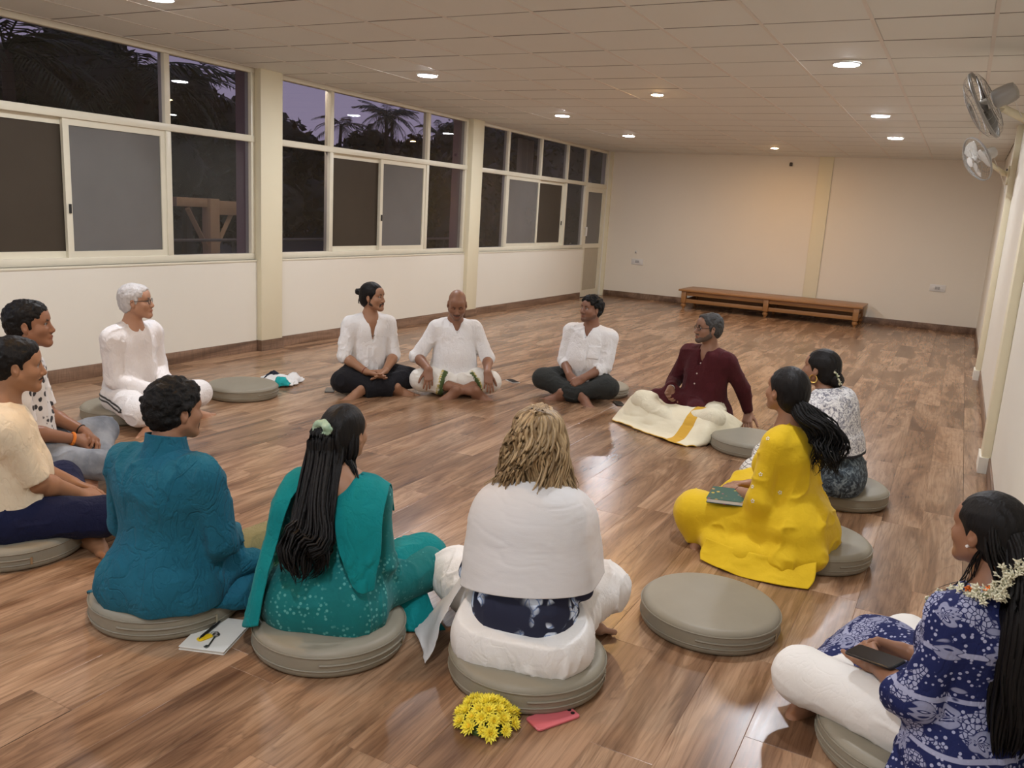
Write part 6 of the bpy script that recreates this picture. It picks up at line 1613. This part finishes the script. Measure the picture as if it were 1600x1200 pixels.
cushion(-.43, 5.02, 1.2, 'round taupe cushion under the woman with the patterned shawl', press=(-.44, 4.90, .16, .012))
cushion(-.43, 4.03, -.2, 'round taupe cushion under the woman in the yellow dress', press=(-.50, 3.96, .16, .012))
cushion(-3.36, 1.99, -.9, 'round taupe cushion under the man in the cream shirt at the left edge', press=(-3.40, 2.0, .16, .012))
cushion(-4.12, 2.48, .3, 'round taupe cushion under the man in the floral shirt', press=(-4.10, 2.5, .16, .012))
cushion(-4.34, 5.62, .3, 'round taupe cushion under the man with the hair bun', h=.085, press=(-4.25, 5.5, .16, .012))
cushion(-2.64, 6.72, .3, 'round taupe cushion under the man with clasped hands in the white shirt', h=.085, press=(-2.7, 6.62, .16, .012))
# ------------------------------------------------------------------ small things on the floor and in hands
def slab(name, parent, L, W, T, mat, rad=.01, z=0.0):
    """rounded-corner slab lying flat, long side along x"""
    pts = []
    for (cx, cy, a0) in ((L / 2 - rad, W / 2 - rad, 0), (-L / 2 + rad, W / 2 - rad, PI / 2), (-L / 2 + rad, -W / 2 + rad, PI), (L / 2 - rad, -W / 2 + rad, 3 * PI / 2)):
        for k in range(6): a = a0 + k * PI / 10; pts.append((cx + rad * math.cos(a), cy + rad * math.sin(a)))
    n = len(pts); mb = MB(); c = min(.002, T * .3)
    lv = [(z, 1 - c * 30), (z + c, 1), (z + T - c, 1), (z + T, 1 - c * 30)]
    v = []
    for zz, s_ in lv:
        e = c if s_ < 1 else 0; v += [(x - math.copysign(e, x), y - math.copysign(e, y), zz) for x, y in pts]
    f = [(i * n + k, i * n + (k + 1) % n, (i + 1) * n + (k + 1) % n, (i + 1) * n + k) for i in range(3) for k in range(n)]
    f += [tuple(range(n - 1, -1, -1)), tuple(3 * n + k for k in range(n))]; mb.add(v, f)
    return mb.build(name, mat, parent, smooth=True, ang=.6)
def phone(x, y, rz, body, label, screen=None, cams=None, z=0.0, L=.158, W=.075, T=.0085, pitch=None):
    o = empty('mobile_phone', (x, y, z), rz); tag(o, label, 'phone', 'mobile phones')
    if pitch: o.rotation_euler = (pitch[0], pitch[1], rz)
    b = slab('phone_body', o, L, W, T, body, .011)
    if screen: slab('screen', o, L - .006, W - .006, .0008, screen, .009, T)
    if cams:
        for k in range(3):
            c_ = MB().lathe([(.0065, 0), (.0065, .0018), (.005, .0022), (.001, .0022)], 14, (L / 2 - .016 - k * .0, W / 2 - .016 - k * .018, T)); c_.build('camera_lens', M_black, o, smooth=True)
    return o
M_screen = plain('black_glass', (.008, .008, .010), .08); M_pgrey = plain('grey_phone', (.10, .10, .105), .35); M_pblack = plain('black_phone', (.010, .010, .012), .35)
M_pink = plain('coral_pink_phone', (.60, .135, .15), .32)
phone(-.904, 2.148, math.atan2(.127, .070), M_pink, 'coral pink phone lying face down behind the blonde woman', None, True, L=.16, W=.074)
phone(-4.368, 5.205, -.95, M_pgrey, 'grey phone on the floor left of the man with the bun', M_screen)
phone(-3.42, 6.59, -.60, M_plate, 'pale phone on the floor between the bald man and the white-shirted man', M_screen)
phone(-2.330, 6.42, -.95, M_pblack, 'black phone on the floor near the spread cream dhoti', M_screen)
pn = PEOPLE['navy']
phone(-.052, 2.50, -.55, M_pblack, 'black phone held in both hands by the woman in navy print', M_screen, z=.312, pitch=(.1, -.18))
# notebook, pen and keys
M_paper = plain('white_paper', (.80, .79, .74), .8); M_page = plain('page_edges', (.66, .63, .57), .9)
nb = empty('notebook', (-2.118, 1.935, 0), math.atan2(.057, .152)); tag(nb, 'white notebook lying open-side up on the floor between two teal sitters', 'notebook')
slab('pages', nb, .158, .220, .009, M_page, .003, .001); slab('cover', nb, .164, .225, .0015, M_paper, .004, .010); slab('back_cover', nb, .164, .225, .0015, M_paper, .004, .0)
pe = empty('pen', (-2.147, 1.931, .0115 + .006), math.atan2(.12, -.035)); tag(pe, 'black ballpoint pen on the white notebook', 'pen')
R90 = Matrix.Rotation(PI / 2, 3, 'Y')
MB().lathe([(.0012, -.068), (.004, -.056), (.0055, -.05), (.0055, .02), (.0058, .022), (.0058, .062), (.004, .068)], 12, (0, 0, 0), R90).build('barrel', M_pblack, pe, smooth=True)
bx('clip', (.025, -.0015, .0055), (.064, .0015, .008), plain('chrome', (.6, .6, .62), .2, 1), pe)
ky = empty('key', (-2.100, 1.895, .0118), 0); tag(ky, 'steel key with a yellow plastic tag on the white notebook', 'key')
M_steel = plain('steel_key', (.25, .24, .23), .3, 1); M_ytag = plain('yellow_tag', (.82, .56, .01), .35)
def pt(x, y, z=.003): return (x + 2.100, y - 1.895, z)
kb = MB(); kb.tube([pt(-2.104, 1.918), pt(-2.092, 1.895), pt(-2.071, 1.856)], [.004, .0032, .0032], 8, flat=.5); kb.build('shaft', M_steel, ky, smooth=True)
bm_ = MB(); bm_.tube([tuple(Vector(pt(-2.108, 1.924)) + Vector((.010 * math.cos(q), .010 * math.sin(q), 0))) for q in np.linspace(0, 2 * PI, 18)], .0035, 6, False); bm_.build('bow', M_steel, ky, smooth=True)
bt = MB(); bt.box((.020, -.052, .001), (.033, -.040, .005)); bt.build('bit', M_steel, ky)
tg_ = slab('tag', ky, .054, .026, .006, M_ytag, .008); tg_.location = pt(-2.124, 1.888, .0); tg_.rotation_euler = (0, 0, math.atan2(.05, .011))
rg = MB(); rg.tube([tuple(Vector(pt(-2.117, 1.926)) + Vector((.013 * math.cos(q), .013 * math.sin(q), .001))) for q in np.linspace(0, 2 * PI, 20)], .0010, 5, False); rg.build('ring', M_steel, ky)
# yellow chrysanthemums
bq = empty('flower_bunch', (-1.066, 2.020, 0)); tag(bq, 'bunch of bright yellow chrysanthemums on the floor behind the blonde woman', 'flowers')
tY = NT('yellow_petal'); v = tY.coord(); tY.set(tY.mix(tY.noise(v, 60, 2), (.88, .70, .02), (.95, .88, .14)), .6, 0, .3); tO = plain('golden_centre', (.75, .42, .01), .7)
def mum(r=.024, seed=0):
    rs = np.random.RandomState(seed); mb = MB()
    for ring, (n, el, ln) in enumerate(((13, .15, 1.0), (12, .55, .92), (9, .95, .75), (6, 1.25, .55))):
        for k in range(n):
            a = 2 * PI * (k + .5 * ring) / n + rs.uniform(-.12, .12); e = el + rs.uniform(-.15, .15); L = r * ln * rs.uniform(.9, 1.1)
            d = Vector((math.cos(a) * math.cos(e), math.sin(a) * math.cos(e), math.sin(e))); s_ = Vector((-math.sin(a), math.cos(a), 0)) * r * .17; u = d.cross(s_).normalized() * r * -.08
            mb.add([Vector((0, 0, 0)), d * L * .55 - s_, d * L * .55 + s_, d * L + u * -1.2, d * L * .55 + u], [(0, 1, 4), (0, 4, 2), (1, 3, 4), (4, 3, 2), (0, 2, 3, 1)])
    mb.cur = 1; mb.lathe([(.001, -r * .1), (r * .28, r * .1), (r * .22, r * .32), (.001, r * .40)], 8)
    me = mb.mesh('flower'); me.materials.append(tY.m); me.materials.append(tO); return me
MU = [mum(.025, 1), mum(.022, 2), mum(.027, 3)]
rs = np.random.RandomState(4); placed = []
for ring, (n, rr, zz) in enumerate(((14, .088, .022), (11, .064, .044), (7, .036, .060), (2, .010, .068))):
    for k in range(n):
        a = 2 * PI * k / n + ring * .4 + rs.uniform(-.1, .1); q = rr * rs.uniform(.9, 1.08); x, y = q * math.cos(a) * 1.0, q * math.sin(a) * .92
        f_ = link('flower', MU[rs.randint(3)], None, bq, (x, y, zz + rs.uniform(-.004, .004))); nrm = Vector((x * 9, y * 9, .55)).normalized(); f_.rotation_euler = nrm.to_track_quat('Z', 'Y').to_euler(); f_.scale = (rs.uniform(.85, 1.3),) * 3
gs = MB()
for k in range(16):
    a = rs.rand() * 6.28; q = rs.uniform(.02, .085); gs.tube([(0, 0, .006), (q * .6 * math.cos(a), q * .6 * math.sin(a), .012), (q * math.cos(a), q * math.sin(a), .03)], .002, 5)
gs.build('stems', plain('dark_green', (.03, .07, .015), .6), bq)
MB().lathe([(.078, .001), (.080, .010), (.05, .030), (.004, .040)], 20).build('leaf_bed', plain('leaf_green', (.06, .11, .02), .7), bq, smooth=True)
# book on the lap of the woman in yellow
bk = empty('book', (-.775, 3.82, .262), math.atan2(.03, .21) - .05); tag(bk, 'green-covered book resting on the lap of the woman in yellow', 'book'); bk.rotation_euler = (.10, -.08, math.atan2(.03, .21) - .1)
tc_ = NT('green_cover'); v = tc_.coord(); tc_.set(tc_.mix(tc_.ramp(tc_.vor(v, 30), [(.20, (1, 1, 1)), (.30, (0, 0, 0))]), (.010, .085, .065), tc_.ramp(tc_.noise(v, 25, 2), [(.4, (.30, .03, .16)), (.6, (.55, .42, .04))])), .35)
slab('pages', bk, .222, .150, .018, M_paper, .002, .002); slab('front_cover', bk, .230, .156, .002, tc_.m, .003, .020); slab('back_cover', bk, .230, .156, .002, tc_.m, .003, .0)
# folded clothes on the floor by the empty cushion
cl = empty('clothes_bundle', (-4.86, 5.12, 0), .6); tag(cl, 'crumpled bundle of white, navy and teal clothes on the floor', 'clothes')
def rumple(name, mat, c, sz, seed, z):
    rs_ = np.random.RandomState(seed); rows = [[(c[0] + (i / 3 - .5) * sz[0] + rs_.randn() * .012, c[1] + (j / 3 - .5) * sz[1] + rs_.randn() * .012, z + (.012 if (i in (0, 3) or j in (0, 3)) else .045 + rs_.rand() * .02)) for i in range(4)] for j in range(4)]
    sheet(name, rows, mat, cl, 26, 26, .012, .012, (18, 18, 18), seed)
rumple('white_cloth', fabric('white_tee', (.78, .78, .77)), (-.02, .0), (.30, .24), 1, .004); rumple('navy_cloth', fabric('navy_tee', (.016, .02, .035)), (-.02, .03), (.15, .10), 2, .030); rumple('teal_cloth', fabric('teal_tee', (.02, .36, .36)), (.06, -.11), (.12, .10), 3, .006); rumple('white_cloth', fabric('white_tee_b', (.78, .78, .77)), (.12, .04), (.14, .20), 4, .006)
